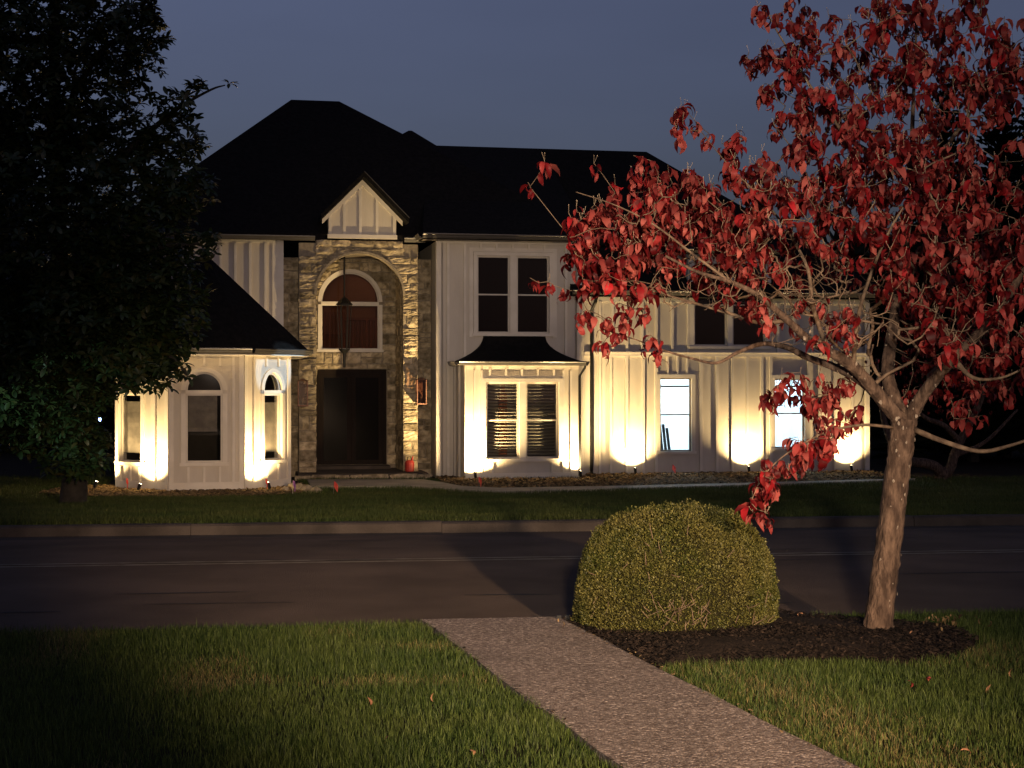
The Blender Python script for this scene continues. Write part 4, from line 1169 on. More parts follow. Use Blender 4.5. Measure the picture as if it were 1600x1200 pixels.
for poly, lab in ((bedr, 'straw and leaf litter in the bed below the lit wall'), (bedl, 'straw and leaf litter round the foot of the canted wing')):
    tag(chips('bed_litter', poly, 5000, lambda x, y: np.full_like(x, GZ + 0.015), 'straw', ls=(0.04, 0.13), flat=0.6), lab)
# rough edging rocks by the step
for k, (a, b, s) in enumerate(((458, 764, 0.22), (468, 767, 0.26), (480, 768, 0.24), (493, 769, 0.2), (446, 768, 0.18))):
    p = G(a, b, GZ); r = random.Random(50 + k); mb = MB(); mb.lathe([(s * 0.55, -0.03), (s * 0.62, s * 0.25), (s * 0.4, s * 0.5), (0.03, s * 0.58)], sides=8)
    mb.v = [(x * r.uniform(0.8, 1.25), y * r.uniform(0.8, 1.25), z * r.uniform(0.85, 1.15)) for x, y, z in mb.v]
    o = mb.build('edging_rock', 'stone'); o.location = (p.x, p.y, GZ)
    tag(o, ['rough edging rock tucked against the wing end of the entry step', 'largest rough edging rock just before the entry step', 'rough edging rock third along from the wing', 'rough edging rock nearest the red flag before the doors', 'smallest edging rock beside the purple flag'][k], 'rock', 'edging rocks by the step')

# ================================================================= lamps on the viewer's side of the street
def flood(p, aim, watts, size, color, label, blend=1.0, lens='lens_soft'):
    t = empty('flood_lamp', (p[0], p[1], gz(p[0], p[1])))
    tag(t, label, 'lamp', 'lamps behind the viewer')
    h = p[2] - gz(p[0], p[1])
    mb = MB(); mb.tube([(0, 0, -0.1), (0, 0, h - 0.12)], 0.03, 8); mb.build('pole', 'black_metal', t)
    d = (Vector(aim) - Vector(p)).normalized(); c = Vector((0, 0, h))
    mb = MB(); mb.tube([c - d * 0.14, c - d * 0.10, c + d * 0.06, c + d * 0.08], [0.04, 0.08, 0.10, 0.11], 12); mb.build('head', 'black_metal', t)
    mb = MB(); mb.tube([c + d * 0.0815, c + d * 0.085], 0.095, 12); mb.build('lens', lens, t)
    spot_light('beam', t, c + d * 0.11, c + d * 3.0, watts, size, blend, color, 0.22)
flood((4.2, -7.0, 2.8), (0.0, 11.0, 0.3), 22000, 20.5, (1.0, 0.66, 0.40), 'warm flood lamp on a pole at the start of the front path')
flood((0.6, -1.6, 2.7), (0.65, 9.9, 1.95), 5000, 40, (1.0, 0.80, 0.62), 'pale flood lamp on a pole just behind the viewer')

flood((-0.7, -2.2, 3.0), tuple(Matrix.Translation(HO) @ Matrix.Rotation(HA, 4, 'Z') @ Vector((0.2, 0.0, 4.2))), 9000, 16, (1.0, 0.74, 0.50), 'narrow flood lamp on a pole behind the viewer, left of the path')

# street lamp beyond the right edge; its cone is narrowed to shape a cool patch on the wing
pw = Matrix.Translation(HO) @ Matrix.Rotation(HA, 4, 'Z') @ (f3.mw @ Vector((L3 * 0.62, 0, zWE - 0.35)))
lp = Vector((14.5, 24.0, 0)); lp.z = gz(lp.x, lp.y)
t = empty('street_lamp', lp); tag(t, 'cool white street lamp beyond the right edge of the view', 'street lamp')
mb = MB(); mb.tube([(0, 0, -0.2), (0, 0, 3.0), (0, 0, 6.2)], [0.09, 0.07, 0.05], 10); mb.build('pole', 'black_metal', t)
mb = MB(); mb.tube([(0, 0, 6.1), (-0.5, 0, 6.4), (-1.2, 0.1, 6.45)], 0.035, 8); mb.build('arm', 'black_metal', t)
mb = MB(); mb.box(-1.65, -1.15, -0.05, 0.25, 6.4, 6.52); mb.build('head', 'black_metal', t)
mb = MB(); mb.box(-1.6, -1.2, 0.0, 0.2, 6.385, 6.398); mb.build('lens', 'lens_cool', t)
spot_light('beam', t, Vector((-1.4, 0.1, 6.3)), pw - lp, 17000, 3.4, 0.35, (0.60, 0.82, 1.0), 0.03)

# ================================================================= grass
def blades(name, xs, ys, zs, hts, wds, label, m, seg=2, lean=0.5):
    n = len(xs)
    a = rng.uniform(0, 2 * np.pi, n); la = rng.uniform(0, 2 * np.pi, n); ln = rng.uniform(0.05, lean, n) * hts
    side = np.stack([np.cos(a), np.sin(a), np.zeros(n)], 1) * (wds / 2)[:, None]
    dirn = np.stack([np.cos(la), np.sin(la), np.zeros(n)], 1) * ln[:, None]
    base = np.stack([xs, ys, zs], 1); up = np.zeros((n, 3)); up[:, 2] = hts
    tip = base + up + dirn
    if seg == 2:
        mid = base + up * 0.55 + dirn * 0.3
        v = np.stack([base - side, base + side, mid - side * 0.8, mid + side * 0.8, tip], 1).reshape(-1, 3)
        b = np.arange(n)[:, None] * 5
        t = np.concatenate([b + np.array([[0, 1, 3]]), b + np.array([[0, 3, 2]]), b + np.array([[2, 3, 4]])], 1).reshape(-1, 3)
    else:
        v = np.stack([base - side, base + side, tip], 1).reshape(-1, 3)
        t = np.arange(n * 3).reshape(-1, 3)
    return tag(place(name, tri_mesh(name, v, t, m)), label, 'grass', kind='stuff')

def vnoise(x, y, s, seed=0):
    """smooth value noise"""
    g = np.random.default_rng(seed).random((64, 64))
    u, v = x / s, y / s; i, j = np.floor(u).astype(int), np.floor(v).astype(int); f, h = u - i, v - j
    f, h = f * f * (3 - 2 * f), h * h * (3 - 2 * h)
    at = lambda a, b: g[a % 64, b % 64]
    return (at(i, j) * (1 - f) + at(i + 1, j) * f) * (1 - h) + (at(i, j + 1) * (1 - f) + at(i + 1, j + 1) * f) * h

N = 600000
xs = rng.uniform(-4.6, 5.2, N); ys = rng.uniform(4.9, 11.6, N)
q = (xs - R0.x) * RN.x + (ys - R0.y) * RN.y
ed = 0.09 * (vnoise(xs, ys, 0.15, 3) - 0.5)
inb = in_poly(xs + ed, ys + ed, bed); inp = in_poly(xs + ed, ys, path_poly)
vis = np.abs(xs) < (0.36 * ys + 0.5)
keep = (q < -0.08) & ~inb & ~inp & vis
dens = 0.55 + 0.45 * np.clip(vnoise(xs, ys, 0.35, 5) * 1.6, 0, 1)
keep &= rng.random(N) < dens
xs, ys = xs[keep], ys[keep]
hh = (0.022 + 0.036 * rng.random(len(xs)) ** 1.4) * (0.7 + 0.7 * vnoise(xs, ys, 0.5, 8))
tall = rng.random(len(xs)) < 0.02; hh[tall] *= 1.5
dry = np.clip((vnoise(xs, ys, 0.55, 11) - 0.66) * 4, 0, 1) * np.clip((vnoise(xs, ys, 1.6, 12)) * 1.5, 0, 1)
pd = (xs - PR0.x) * (-PD.y) + (ys - PR0.y) * PD.x          # distance right of the path edge
dry = np.maximum(dry, np.clip(1.0 - np.abs(pd - 0.35) / 0.5, 0, 1) * np.clip((9.3 - ys) / 1.0, 0, 1) * (0.35 + 0.65 * vnoise(xs, ys, 0.2, 14)))
isdry = rng.random(len(xs)) < dry * 0.8
zz = gz_np(xs, ys) - 0.02
M['blade_dry'] = mat('grass_dry', (0.15, 0.125, 0.045), (0.24, 0.19, 0.085), scale=3, rough=0.7, island=0.45, transl=0.25, spec=0.2)
blades('grass', xs[~isdry], ys[~isdry], zz[~isdry], hh[~isdry], rng.uniform(0.0020, 0.0042, (~isdry).sum()), 'green lawn blades on both sides of the front path', 'blade')
blades('grass', xs[isdry], ys[isdry], zz[isdry], hh[isdry] * 0.7, rng.uniform(0.0024, 0.0046, isdry.sum()), 'dry straw coloured blades mixed into the near lawn', 'blade_dry', lean=0.9)
N = 330000
ys = 18.4 + 20.5 * rng.random(N) ** 1.25; xs = rng.uniform(-1, 1, N) * (ys * 0.345 + 1.0)
q = (xs - R0.x) * RN.x + (ys - R0.y) * RN.y
keep = (q > ROADW + 0.18) & ~in_poly(xs, ys, walk) & ~in_poly(xs, ys, bedr) & ~in_poly(xs, ys, bedl)
lx = (xs - HO.x) * CA + (ys - HO.y) * SA; lv = -(xs - HO.x) * SA + (ys - HO.y) * CA
keep &= ~((lv > -0.5) & (lx > -6) & (lx < uM + r1 + 0.1)) & ~((lv > VW - 0.2) & (lx > e1.x - 0.3) & (lx < e3.x + 0.3))
xs, ys = xs[keep], ys[keep]
hh = rng.uniform(0.05, 0.10, len(xs)) * (0.75 + 0.5 * vnoise(xs, ys, 0.8, 9))
blades('grass', xs, ys, gz_np(xs, ys) - 0.02, hh, rng.uniform(0.010, 0.018, len(xs)), 'dark green front lawn across the street', 'blade_far', seg=1, lean=0.8)

# ================================================================= boxwood shrub
SC = Vector((1.085, 10.22, 0.0)); SRX, SRY, SH = 0.675, 0.56, 0.775
def shrub_pt(th, ph, k=1.0):
    """rounded loaf: vertical sides low down, dome above"""
    c, s = np.cos(ph), np.sin(ph)
    rr = np.sign(c) * np.abs(c) ** 0.53
    x = np.cos(th) * rr; y = np.sin(th) * rr
    z = np.abs(s) ** 0.9
    lump = 1 + 0.015 * np.sin(th * 3 + 1.0) * np.cos(ph * 2) + 0.012 * np.sin(th * 7 + ph * 5) + 0.008 * np.sin(th * 13 - ph * 9)
    skew = np.where(x < 0, 1 - 0.16 * np.clip(z - 0.35, 0, 1) ** 1.0 * np.abs(x), 1.0)
    return np.stack([SC.x + SRX * x * lump * k, SC.y + SRY * y * lump * k, 0.02 + SH * z * lump * k * skew], -1)
sh = empty('boxwood_shrub', SC); tag(sh, 'clipped round boxwood shrub between the path and the red tree', 'shrub')
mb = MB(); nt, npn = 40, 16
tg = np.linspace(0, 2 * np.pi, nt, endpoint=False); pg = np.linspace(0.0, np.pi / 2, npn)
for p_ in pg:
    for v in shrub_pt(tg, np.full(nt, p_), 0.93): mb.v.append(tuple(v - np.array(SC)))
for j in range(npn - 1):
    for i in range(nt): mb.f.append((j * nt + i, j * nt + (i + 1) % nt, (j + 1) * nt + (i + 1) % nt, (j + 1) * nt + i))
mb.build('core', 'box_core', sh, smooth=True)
N = 105000
th = rng.uniform(0, 2 * np.pi, N); ph = np.arcsin(rng.uniform(0, 1, N) ** 1.0)
kk = rng.uniform(0.915, 1.0, N) + 0.045 * (vnoise(th * 2 + 20, ph * 2, 0.16, 21) - 0.5) + 0.03 * (vnoise(th * 2 + 20, ph * 2, 0.5, 22) - 0.5)
C = shrub_pt(th, ph, kk); e_ = 1e-3
Nn = np.cross(shrub_pt(th + e_, ph, 1.0) - shrub_pt(th, ph, 1.0), shrub_pt(th, ph + e_, 1.0) - shrub_pt(th, ph, 1.0))
Nn /= np.linalg.norm(Nn, axis=1, keepdims=True) + 1e-9
D = Nn * 0.6 + rng.normal(0, 0.6, (N, 3)) + np.array([0, 0, 0.45]); D /= np.linalg.norm(D, axis=1, keepdims=True)
S = np.cross(D, rng.normal(0, 1, (N, 3))); S /= np.linalg.norm(S, axis=1, keepdims=True)
L = rng.uniform(0.009, 0.018, N)[:, None]; Wd = L * 0.30
v = np.stack([C, C + D * L * 0.5 + S * Wd, C + D * L, C + D * L * 0.5 - S * Wd], 1).reshape(-1, 3) - np.array(SC)
b = np.arange(N)[:, None] * 4
t = np.concatenate([b + np.array([[0, 1, 2]]), b + np.array([[0, 2, 3]])], 1).reshape(-1, 3)
tag(place('foliage', tri_mesh('foliage', v, t, 'box_leaf'), sh), kind='stuff')
mb = MB()
for k in range(60):                                    # bare and broken twigs showing through
    a = rnd.uniform(-2.7, -0.4); p_ = rnd.choice((rnd.uniform(0.02, 0.25), rnd.uniform(0.1, 0.9)))
    if k < 26: a = -1.57 + rnd.uniform(-0.22, 0.3); p_ = rnd.uniform(0.03, 0.22)
    c = Vector(shrub_pt(np.array([a]), np.array([p_]), 0.98)[0]) - SC
    d = Vector((rnd.uniform(-0.5, 0.5), rnd.uniform(-0.25, 0.0), rnd.uniform(0.1, 0.9))).normalized() * rnd.uniform(0.04, 0.12)
    mb.tube([c, c + d * 0.6 + Vector((rnd.uniform(-.01, .01), 0, 0)), c + d], [0.003, 0.0025, 0.0015], 4)
tag(mb.build('twigs', 'twig', sh), kind='stuff')

# ================================================================= dogwood
dog = empty('dogwood_tree', W(1370, 990, 9.85)); dog.location.z = 0.0
tag(dog, 'red leaved dogwood tree in the mulch bed beside the shrub', 'tree')
DO = Vector(dog.location)
def smooth_line(pts, n=6):
    """Catmull-Rom through the points (with radii as a 4th value)"""
    P = [np.array(p, float) for p in pts]; P = [2 * P[0] - P[1]] + P + [2 * P[-1] - P[-2]]
    out = []
    for i in range(1, len(P) - 2):
        for k in range(n):
            t = k / n; a, b, c, d = P[i - 1], P[i], P[i + 1], P[i + 2]
            out.append(0.5 * (2 * b + (c - a) * t + (2 * a - 5 * b + 4 * c - d) * t * t + (3 * b - a - 3 * c + d) * t ** 3))
    out.append(P[-2]); return out
def limb(lst, k=1.0): return [(*W(px_, py_, Y), r * k) for px_, py_, Y, r in lst]
LIMBS = [
    limb(k=0.88, lst=[(1369, 1000, 9.85, .112), (1372, 985, 9.85, .105), (1380, 915, 9.86, .098), (1391, 830, 9.87, .094), (1400, 750, 9.88, .092), (1409, 690, 9.88, .090), (1413, 655, 9.88, .088)]),
    limb(k=0.78, lst=[(1411, 662, 9.88, .072), (1392, 640, 9.86, .066), (1362, 605, 9.80, .056), (1333, 573, 9.72, .048), (1294, 548, 9.62, .040), (1261, 529, 9.52, .034), (1230, 500, 9.42, .028), (1185, 462, 9.32, .023), (1140, 440, 9.25, .018), (1090, 425, 9.2, .013), (1040, 400, 9.15, .009)]),
    limb(k=0.78, lst=[(1372, 617, 9.80, .040), (1340, 592, 9.85, .036), (1300, 572, 9.92, .032), (1263, 559, 9.98, .028), (1230, 543, 10.02, .024), (1193, 537, 10.05, .020), (1154, 550, 10.05, .016), (1120, 567, 10.02, .013), (1081, 560, 9.98, .010), (1036, 547, 9.95, .008), (1000, 533, 9.92, .006), (960, 520, 9.9, .004)]),
    limb(k=0.78, lst=[(1415, 665, 9.88, .066), (1398, 625, 9.92, .060), (1387, 585, 9.98, .055), (1391, 540, 10.05, .050), (1397, 500, 10.1, .045), (1405, 440, 10.15, .040), (1415, 370, 10.15, .034), (1428, 300, 10.1, .028), (1425, 230, 10.05, .020), (1427, 160, 10.0, .015), (1430, 90, 9.95, .011), (1433, 0, 9.9, .008), (1440, -120, 9.9, .005)]),
    limb(k=0.78, lst=[(1418, 660, 9.88, .062), (1437, 625, 9.82, .055), (1459, 595, 9.75, .050), (1490, 560, 9.68, .045), (1530, 520, 9.62, .040), (1570, 470, 9.58, .034), (1610, 400, 9.55, .027), (1640, 320, 9.55, .020), (1660, 220, 9.55, .014), (1660, 90, 9.55, .008)]),
    limb(k=0.78, lst=[(1432, 290, 10.1, .024), (1405, 265, 10.0, .022), (1380, 250, 9.92, .020), (1350, 232, 9.85, .018), (1325, 217, 9.8, .017), (1307, 192, 9.75, .015), (1295, 170, 9.72, .013), (1270, 140, 9.7, .011), (1250, 107, 9.68, .009), (1215, 50, 9.65, .007), (1195, 10, 9.62, .005)]),
    limb(k=0.78, lst=[(1422, 340, 10.12, .026), (1450, 275, 10.1, .022), (1482, 225, 10.1, .019), (1510, 185, 10.08, .016), (1535, 145, 10.05, .013), (1549, 110, 10.05, .011), (1552, 60, 10.05, .009), (1535, -10, 10.05, .006), (1530, -120, 10.05, .004)]),
    limb(k=0.78, lst=[(1430, 672, 9.85, .026), (1475, 690, 9.7, .022), (1530, 705, 9.6, .018), (1575, 697, 9.5, .014), (1620, 680, 9.4, .010), (1680, 640, 9.3, .006)]),
    limb(k=0.78, lst=[(1395, 668, 9.85, .014), (1350, 664, 9.7, .011), (1300, 672, 9.6, .009), (1260, 690, 9.5, .007), (1220, 716, 9.4, .006), (1190, 748, 9.35, .004), (1173, 785, 9.3, .003)]),
    limb(k=0.78, lst=[(1230, 500, 9.42, .020), (1190, 505, 9.5, .017), (1140, 490, 9.6, .014), (1090, 475, 9.7, .011), (1040, 460, 9.75, .009), (990, 440, 9.8, .007), (930, 415, 9.8, .005), (890, 370, 9.8, .003), (828, 292, 9.8, .002)]),
    limb(k=0.78, lst=[(1294, 548, 9.62, .022), (1270, 480, 9.5, .018), (1262, 420, 9.42, .014), (1230, 360, 9.35, .010), (1190, 310, 9.3, .007), (1140, 260, 9.28, .004), (1095, 205, 9.26, .003)]),
    limb(k=0.78, lst=[(1140, 440, 9.25, .012), (1080, 395, 9.2, .010), (1020, 350, 9.15, .007), (960, 320, 9.12, .005), (900, 300, 9.1, .003)]),
    limb(k=0.78, lst=[(1333, 573, 9.72, .020), (1340, 500, 9.5, .017), (1360, 430, 9.35, .013), (1390, 360, 9.25, .010), (1420, 310, 9.2, .007)]),
    limb(k=0.78, lst=[(1490, 560, 9.68, .024), (1520, 590, 9.5, .016), (1565, 590, 9.35, .010), (1610, 570, 9.25, .006)]),
]
nodes = []; npar = []; nrad = []
limb_parts = []
for li, lm in enumerate(LIMBS):
    pts = smooth_line(lm, 9 if li == 0 else 5)
    mb = MB(); jit = 0.06 if li == 0 else 0.05
    P3 = [Vector(p[:3]) - DO for p in pts]; rr = [max(0.0022, p[3] * (1 + rnd.uniform(-jit, jit))) for p in pts]
    if li == 0: rr[0] *= 1.25; rr[1] *= 1.12; P3[0].z = min(P3[0].z, -0.03)
    NS = 30 if li == 0 else (14 if rr[0] > .03 else 7)
    mb.tube(P3, rr, NS)
    if li == 0:                                        # ridged bark
        r_ = random.Random(2); ring = [r_.uniform(-0.10, 0.10) for _ in range(NS)]
        for i in range(len(P3)):
            for k in range(NS):
                v = Vector(mb.v[i * NS + k]); c = P3[i]; mb.v[i * NS + k] = tuple(c + (v - c) * (1 + ring[(k + i // 4) % NS] * 0.7 + r_.uniform(-0.03, 0.03)))
    mb.build('trunk' if li == 0 else 'limb', 'bark' if lm[0][3] > .03 else 'twig', dog, smooth=True)
    base = len(nodes)
    for i, p in enumerate(pts):
        nodes.append(p[:3]); npar.append(base + i - 1 if i else -1); nrad.append(rr[i])
    if li == 0: nmask0 = len(nodes)
def lichen(n):
    mb = MB(); r_ = random.Random(12)
    for li in (0, 0, 0, 1, 3, 4, 1, 4):
        pts = smooth_line(LIMBS[li], 5)
        for k in range(n):
            p = pts[r_.randrange(1 if li else 0, min(len(pts), 36))]; a = r_.uniform(math.pi * 1.05, math.pi * 1.95); rad = p[3] * 1.0; s = r_.uniform(0.004, 0.012)
            c = Vector(p[:3]) - DO + Vector((math.cos(a) * rad, math.sin(a) * rad, r_.uniform(-0.06, 0.06)))
            nrm = Vector((math.cos(a), math.sin(a), 0)); tn = Vector((-math.sin(a), math.cos(a), 0)); o = len(mb.v)
            for j in range(6):
                q_ = 2 * math.pi * j / 6; rr_ = s * r_.uniform(0.5, 1.2); mb.v.append(tuple(c + tn * math.cos(q_) * rr_ + Vector((0, 0, 1)) * math.sin(q_) * rr_ * 1.5 + nrm * 0.001))
            mb.v.append(tuple(c + nrm * 0.005)); 
            for j in range(6): mb.f.append((o + j, o + (j + 1) % 6, o + 6))
    tag(mb.build('lichen', 'lichen', dog), kind='stuff')
lichen(16)

def ell(px_, py_, Y, rx, ry, rY, n, seed):
    g = np.random.default_rng(seed); out = []
    while len(out) < n:
        v = g.uniform(-1, 1, 3)
        if (v ** 2).sum() > 1: continue
        out.append(W(px_ + v[0] * rx, py_ + v[1] * ry, Y + v[2] * rY))
    return out
targets = []
for i, a in enumerate([(1420, 85, 9.9, 240, 150, 1.1, 320), (1430, -130, 9.9, 240, 130, 1.1, 60), (1450, 330, 9.75, 200, 140, 1.2, 310), (1330, 250, 9.7, 150, 130, 1.0, 135),
                       (1205, 340, 9.5, 110, 90, .7, 80), (1060, 330, 9.5, 140, 75, .6, 125), (965, 375, 9.5, 100, 80, .4, 80), (1000, 420, 9.6, 90, 50, .4, 24), (1110, 400, 9.7, 110, 60, .5, 40), (1560, 500, 9.8, 130, 120, 1.1, 95),
                       (1680, 330, 9.8, 120, 260, 1.1, 50), (1255, 605, 9.9, 85, 26, .3, 24), (1300, 640, 10.1, 50, 45, .2, 12), (960, 490, 9.75, 55, 28, .15, 9), (1010, 535, 9.9, 40, 16, .1, 4),
                       (1090, 185, 9.35, 40, 30, .2, 7), (1150, 235, 9.35, 50, 40, .3, 14), (1190, 85, 9.6, 28, 35, .2, 8), (1235, 150, 9.6, 50, 60, .4, 14), (1190, 15, 9.6, 20, 15, .1, 3), (1350, 470, 10.7, 200, 80, .6, 50), (1500, 600, 10.4, 110, 60, .6, 26), (1240, 470, 9.3, 120, 60, .4, 14)]):
    targets += ell(*a, seed=300 + i)
for (px_, py_, Y) in [(828, 434, 9.85), (856, 440, 9.84), (877, 450, 9.83), (907, 458, 9.82), (825, 285, 9.8), (851, 252, 9.7), (928, 255, 9.4), (990, 243, 9.3), (1020, 252, 9.3), (917, 484, 9.8), (940, 540, 9.9), (945, 498, 9.8), (980, 505, 9.8), (1065, 163, 9.3)]:
    targets.append(W(px_, py_, Y))
hang = smooth_line(LIMBS[8], 8)
for k in range(46):
    p = hang[rnd.randrange(14, len(hang))]; targets.append(Vector(p[:3]) + Vector((rnd.gauss(0, .05), rnd.gauss(0, .07), rnd.gauss(-.02, .05))))
n_leafy = len(targets)
bare = []
for i, a in enumerate([(1180, 430, 9.5, 160, 70, .7, 240), (1300, 480, 9.7, 130, 90, .8, 170), (1250, 330, 9.6, 120, 100, .8, 110), (1420, 500, 9.8, 160, 90, .9, 130), (1060, 440, 9.6, 120, 50, .5, 90), (1040, 340, 9.4, 130, 70, .5, 60)]):
    bare += ell(*a, seed=500 + i)
allt = [(t, True) for t in targets] + [(t, False) for t in bare]
fork = W(1400, 600, 9.85)
allt.sort(key=lambda t: (t[0] - fork).length)
NA = np.zeros((60000, 3)); NA[:len(nodes)] = np.array(nodes)
nn = len(nodes); start_n = nn
load = {}
clumps = []
first_ok = nmask0                                        # never sprout from the trunk
for tpt, leafy in allt:
    d = NA[first_ok:nn] - np.array(tpt)
    out = NA[first_ok:nn] - np.array(fork)
    cost = (d ** 2).sum(1)
    i = first_ok + int(np.argmin(cost))
    a = Vector(NA[i]); v = tpt - a; L = v.length
    if L < 0.015: continue
    k = max(2, int(L / 0.09)); prev = i
    par = npar[i]; dr0 = (a - Vector(NA[par])).normalized() if par >= 0 else v.normalized()
    c1 = a + (dr0 * 0.5 + v.normalized() * 0.5) * L * 0.4; c2 = tpt - (v.normalized() * 0.6 + Vector((0, 0, 0.5))) * L * 0.3
    for s in range(1, k + 1):
        f = s / k; p = a * (1 - f) ** 3 + c1 * 3 * f * (1 - f) ** 2 + c2 * 3 * f * f * (1 - f) + tpt * f ** 3
        if s < k: p = p + Vector((rnd.gauss(0, .006), rnd.gauss(0, .006), rnd.gauss(0, .006)))
        NA[nn] = p; npar.append(prev); nrad.append(0.0); prev = nn; nn += 1
    if leafy: clumps.append((tpt, (tpt - Vector(NA[npar[prev]])).normalized()))
cnt = np.zeros(nn); 
has_child = np.zeros(nn, bool)
for i in range(start_n, nn): has_child[npar[i]] = True
for i in range(nn - 1, start_n - 1, -1):
    if not has_child[i]: cnt[i] += 1
    if npar[i] >= start_n: cnt[npar[i]] += cnt[i]
rad = np.array(nrad[:nn]); 
for i in range(start_n, nn): rad[i] = 0.0022 * max(1, cnt[i]) ** 0.34
tv, tt_ = [], []
for i in range(start_n, nn):
    p = npar[i]; a, b = Vector(NA[p]) - DO, Vector(NA[i]) - DO; ra, rb2 = min(rad[p], rad[i] * 1.35), rad[i]
    t = (b - a).normalized(); s = t.cross(Vector((0.31, 0.17, 0.93))).normalized(); u = t.cross(s); o = len(tv); sd = 4 if rb2 < .006 else 6
    for c, r in ((a, ra), (b, rb2)):
        for k in range(sd):
            q_ = 2 * math.pi * k / sd; tv.append(c + (s * math.cos(q_) + u * math.sin(q_)) * r)
    for k in range(sd):
        k2 = (k + 1) % sd; tt_ += [(o + k, o + k2, o + sd + k2), (o + k, o + sd + k2, o + sd + k)]
tag(place('twigs', tri_mesh('twigs', np.array([tuple(v) for v in tv]), np.array(tt_), 'twig'), dog), kind='stuff')

# leaves: ovate, folded along the midrib, arching down
def leaf_shape(length, droop, fold, curl):
    rows = [(0.0, 0.015), (0.22, 0.14), (0.48, 0.215), (0.75, 0.15), (1.0, 0.0)]
    v = []; x = z = 0.0; prev = 0.0
    for f, w in rows:
        ang = 0.25 - droop * f; ds = (f - prev) * length; x += math.cos(ang) * ds; z += math.sin(ang) * ds; prev = f
        w2 = w * length * math.cos(fold); up = w * length * math.sin(fold)
        v += [(x, -w2, z + up + curl * up * f), (x, 0, z), (x, w2, z + up + curl * up * f)]
    return v
LF = []
for r_i in range(5):
    for k in range(2):
        o = 0
LEAF_T = []
for r_ in range(4):
    o = r_ * 3
    LEAF_T += [(o, o + 3, o + 4), (o, o + 4, o + 1), (o + 1, o + 4, o + 5), (o + 1, o + 5, o + 2)]
SHAPES = [np.array(leaf_shape(1.0, rnd.uniform(1.9, 3.9), rnd.uniform(0.15, 0.9), rnd.uniform(-0.2, 0.5))) for _ in range(12)]
LT = np.array(LEAF_T)
leaves = []                                              # (pos, 3x3, size, shape)
bud_mb = MB()
for c, d in clumps:
    n = rnd.choice((5, 6, 7, 8, 8, 9)); a0_ = rnd.uniform(0, 6.28); sz = rnd.uniform(0.072, 0.125)
    for k in range(n):
        az = a0_ + 2 * math.pi * k / n + rnd.uniform(-0.4, 0.4); tilt = rnd.uniform(-0.7, 0.35)
        fx = Vector((math.cos(az) * math.cos(tilt), math.sin(az) * math.cos(tilt), math.sin(tilt)))
        rl_ = rnd.uniform(-0.5, 0.5); fy = Vector((0, 0, 1)).cross(fx).normalized(); fz = fx.cross(fy)
        fy, fz = fy * math.cos(rl_) + fz * math.sin(rl_), fz * math.cos(rl_) - fy * math.sin(rl_)
        off_ = c + Vector((0, 0, -0.028 * (k // 3))) + fx * 0.006 - Vector(d) * rnd.uniform(0, 0.05)
        leaves.append((off_, np.array([fx, fy, fz]), sz * rnd.uniform(0.75, 1.15), rnd.randrange(12)))
    for k in range(rnd.choice((0, 0, 1, 2))):
        b0_ = c - DO; b1_ = b0_ + Vector((rnd.gauss(0, .012), rnd.gauss(0, .012), rnd.uniform(0.025, 0.05)))
        bud_mb.tube([b0_, b1_], 0.0011, 3, cap=False); bud_mb.tube([b1_, b1_ + Vector((0, 0, .004)), b1_ + Vector((0, 0, .008))], [.001, .0032, .001], 4)
tag(bud_mb.build('buds', 'bud', dog), kind='stuff')
# the 300 leaves that show largest stand alone, the rest are one crown
def px_of(p): return 800 + p.x / p.y * FPX, 600 - (p.z - CAMZ) / p.y * FPX
infr = [i for i, l in enumerate(leaves) if 0 < px_of(l[0])[0] < 1590 and 5 < px_of(l[0])[1] < 900]
infr.sort(key=lambda i: leaves[i][0].y / leaves[i][2])
single = set(infr[:300])
LM = [[tri_mesh('leaf', s, LT, m_) for s in SHAPES] for m_ in ('leaf_red_one', 'leaf_pink_one')]
V, T = [], []; o = 0
for i, (p, B, s, si) in enumerate(leaves):
    if i in single:
        ob = place('leaf', LM[1 if rnd.random() < 0.3 else 0][si], dog)
        ob.matrix_local = Matrix.Translation(p - DO) @ Matrix(B.T * s).to_4x4()
    else:
        V.append((SHAPES[si] * s) @ B + np.array(p - DO)); T.append(LT + o); o += 15
tag(place('crown', tri_mesh('crown', np.concatenate(V), np.concatenate(T), 'leaf_red'), dog), kind='stuff')

# ================================================================= magnolia on the far lawn, left
YM = 27.0
mg = empty('magnolia_tree', (*W(118, 800, YM).xy, 0)); mg.location.z = gz(mg.location.x, YM)
tag(mg, 'tall dark evergreen magnolia overhanging the canted wing', 'tree'); MO = Vector(mg.location)
mlimbs = [limb([(112, 810, 27, .26), (118, 740, 27, .22), (122, 690, 27, .20), (128, 640, 27, .18), (110, 560, 27, .17), (95, 450, 27, .16), (90, 300, 27, .13), (85, 120, 27, .10), (85, -150, 27, .07), (85, -320, 27, .03)]),
          limb([(128, 640, 27, .11), (145, 600, 26.6, .09), (170, 555, 26.2, .07), (215, 530, 25.8, .05), (270, 560, 25.4, .03), (292, 585, 25.2, .015)]),
          limb([(100, 470, 27, .10), (160, 420, 26.4, .07), (230, 390, 26, .05), (310, 380, 25.7, .02)]),
          limb([(92, 320, 27, .09), (170, 260, 26.6, .07), (240, 200, 26.4, .05), (285, 165, 26.3, .03), (330, 140, 26.2, .02), (352, 133, 26.2, .01)]),
          limb([(115, 600, 27, .09), (60, 575, 26.3, .06), (0, 590, 25.6, .04), (-60, 600, 25.3, .02)]),
          limb([(90, 200, 27, .07), (150, 90, 26.7, .05), (215, 40, 26.5, .03)]),
          limb([(100, 560, 27, .08), (170, 520, 28, .05), (240, 500, 28.6, .03)])]
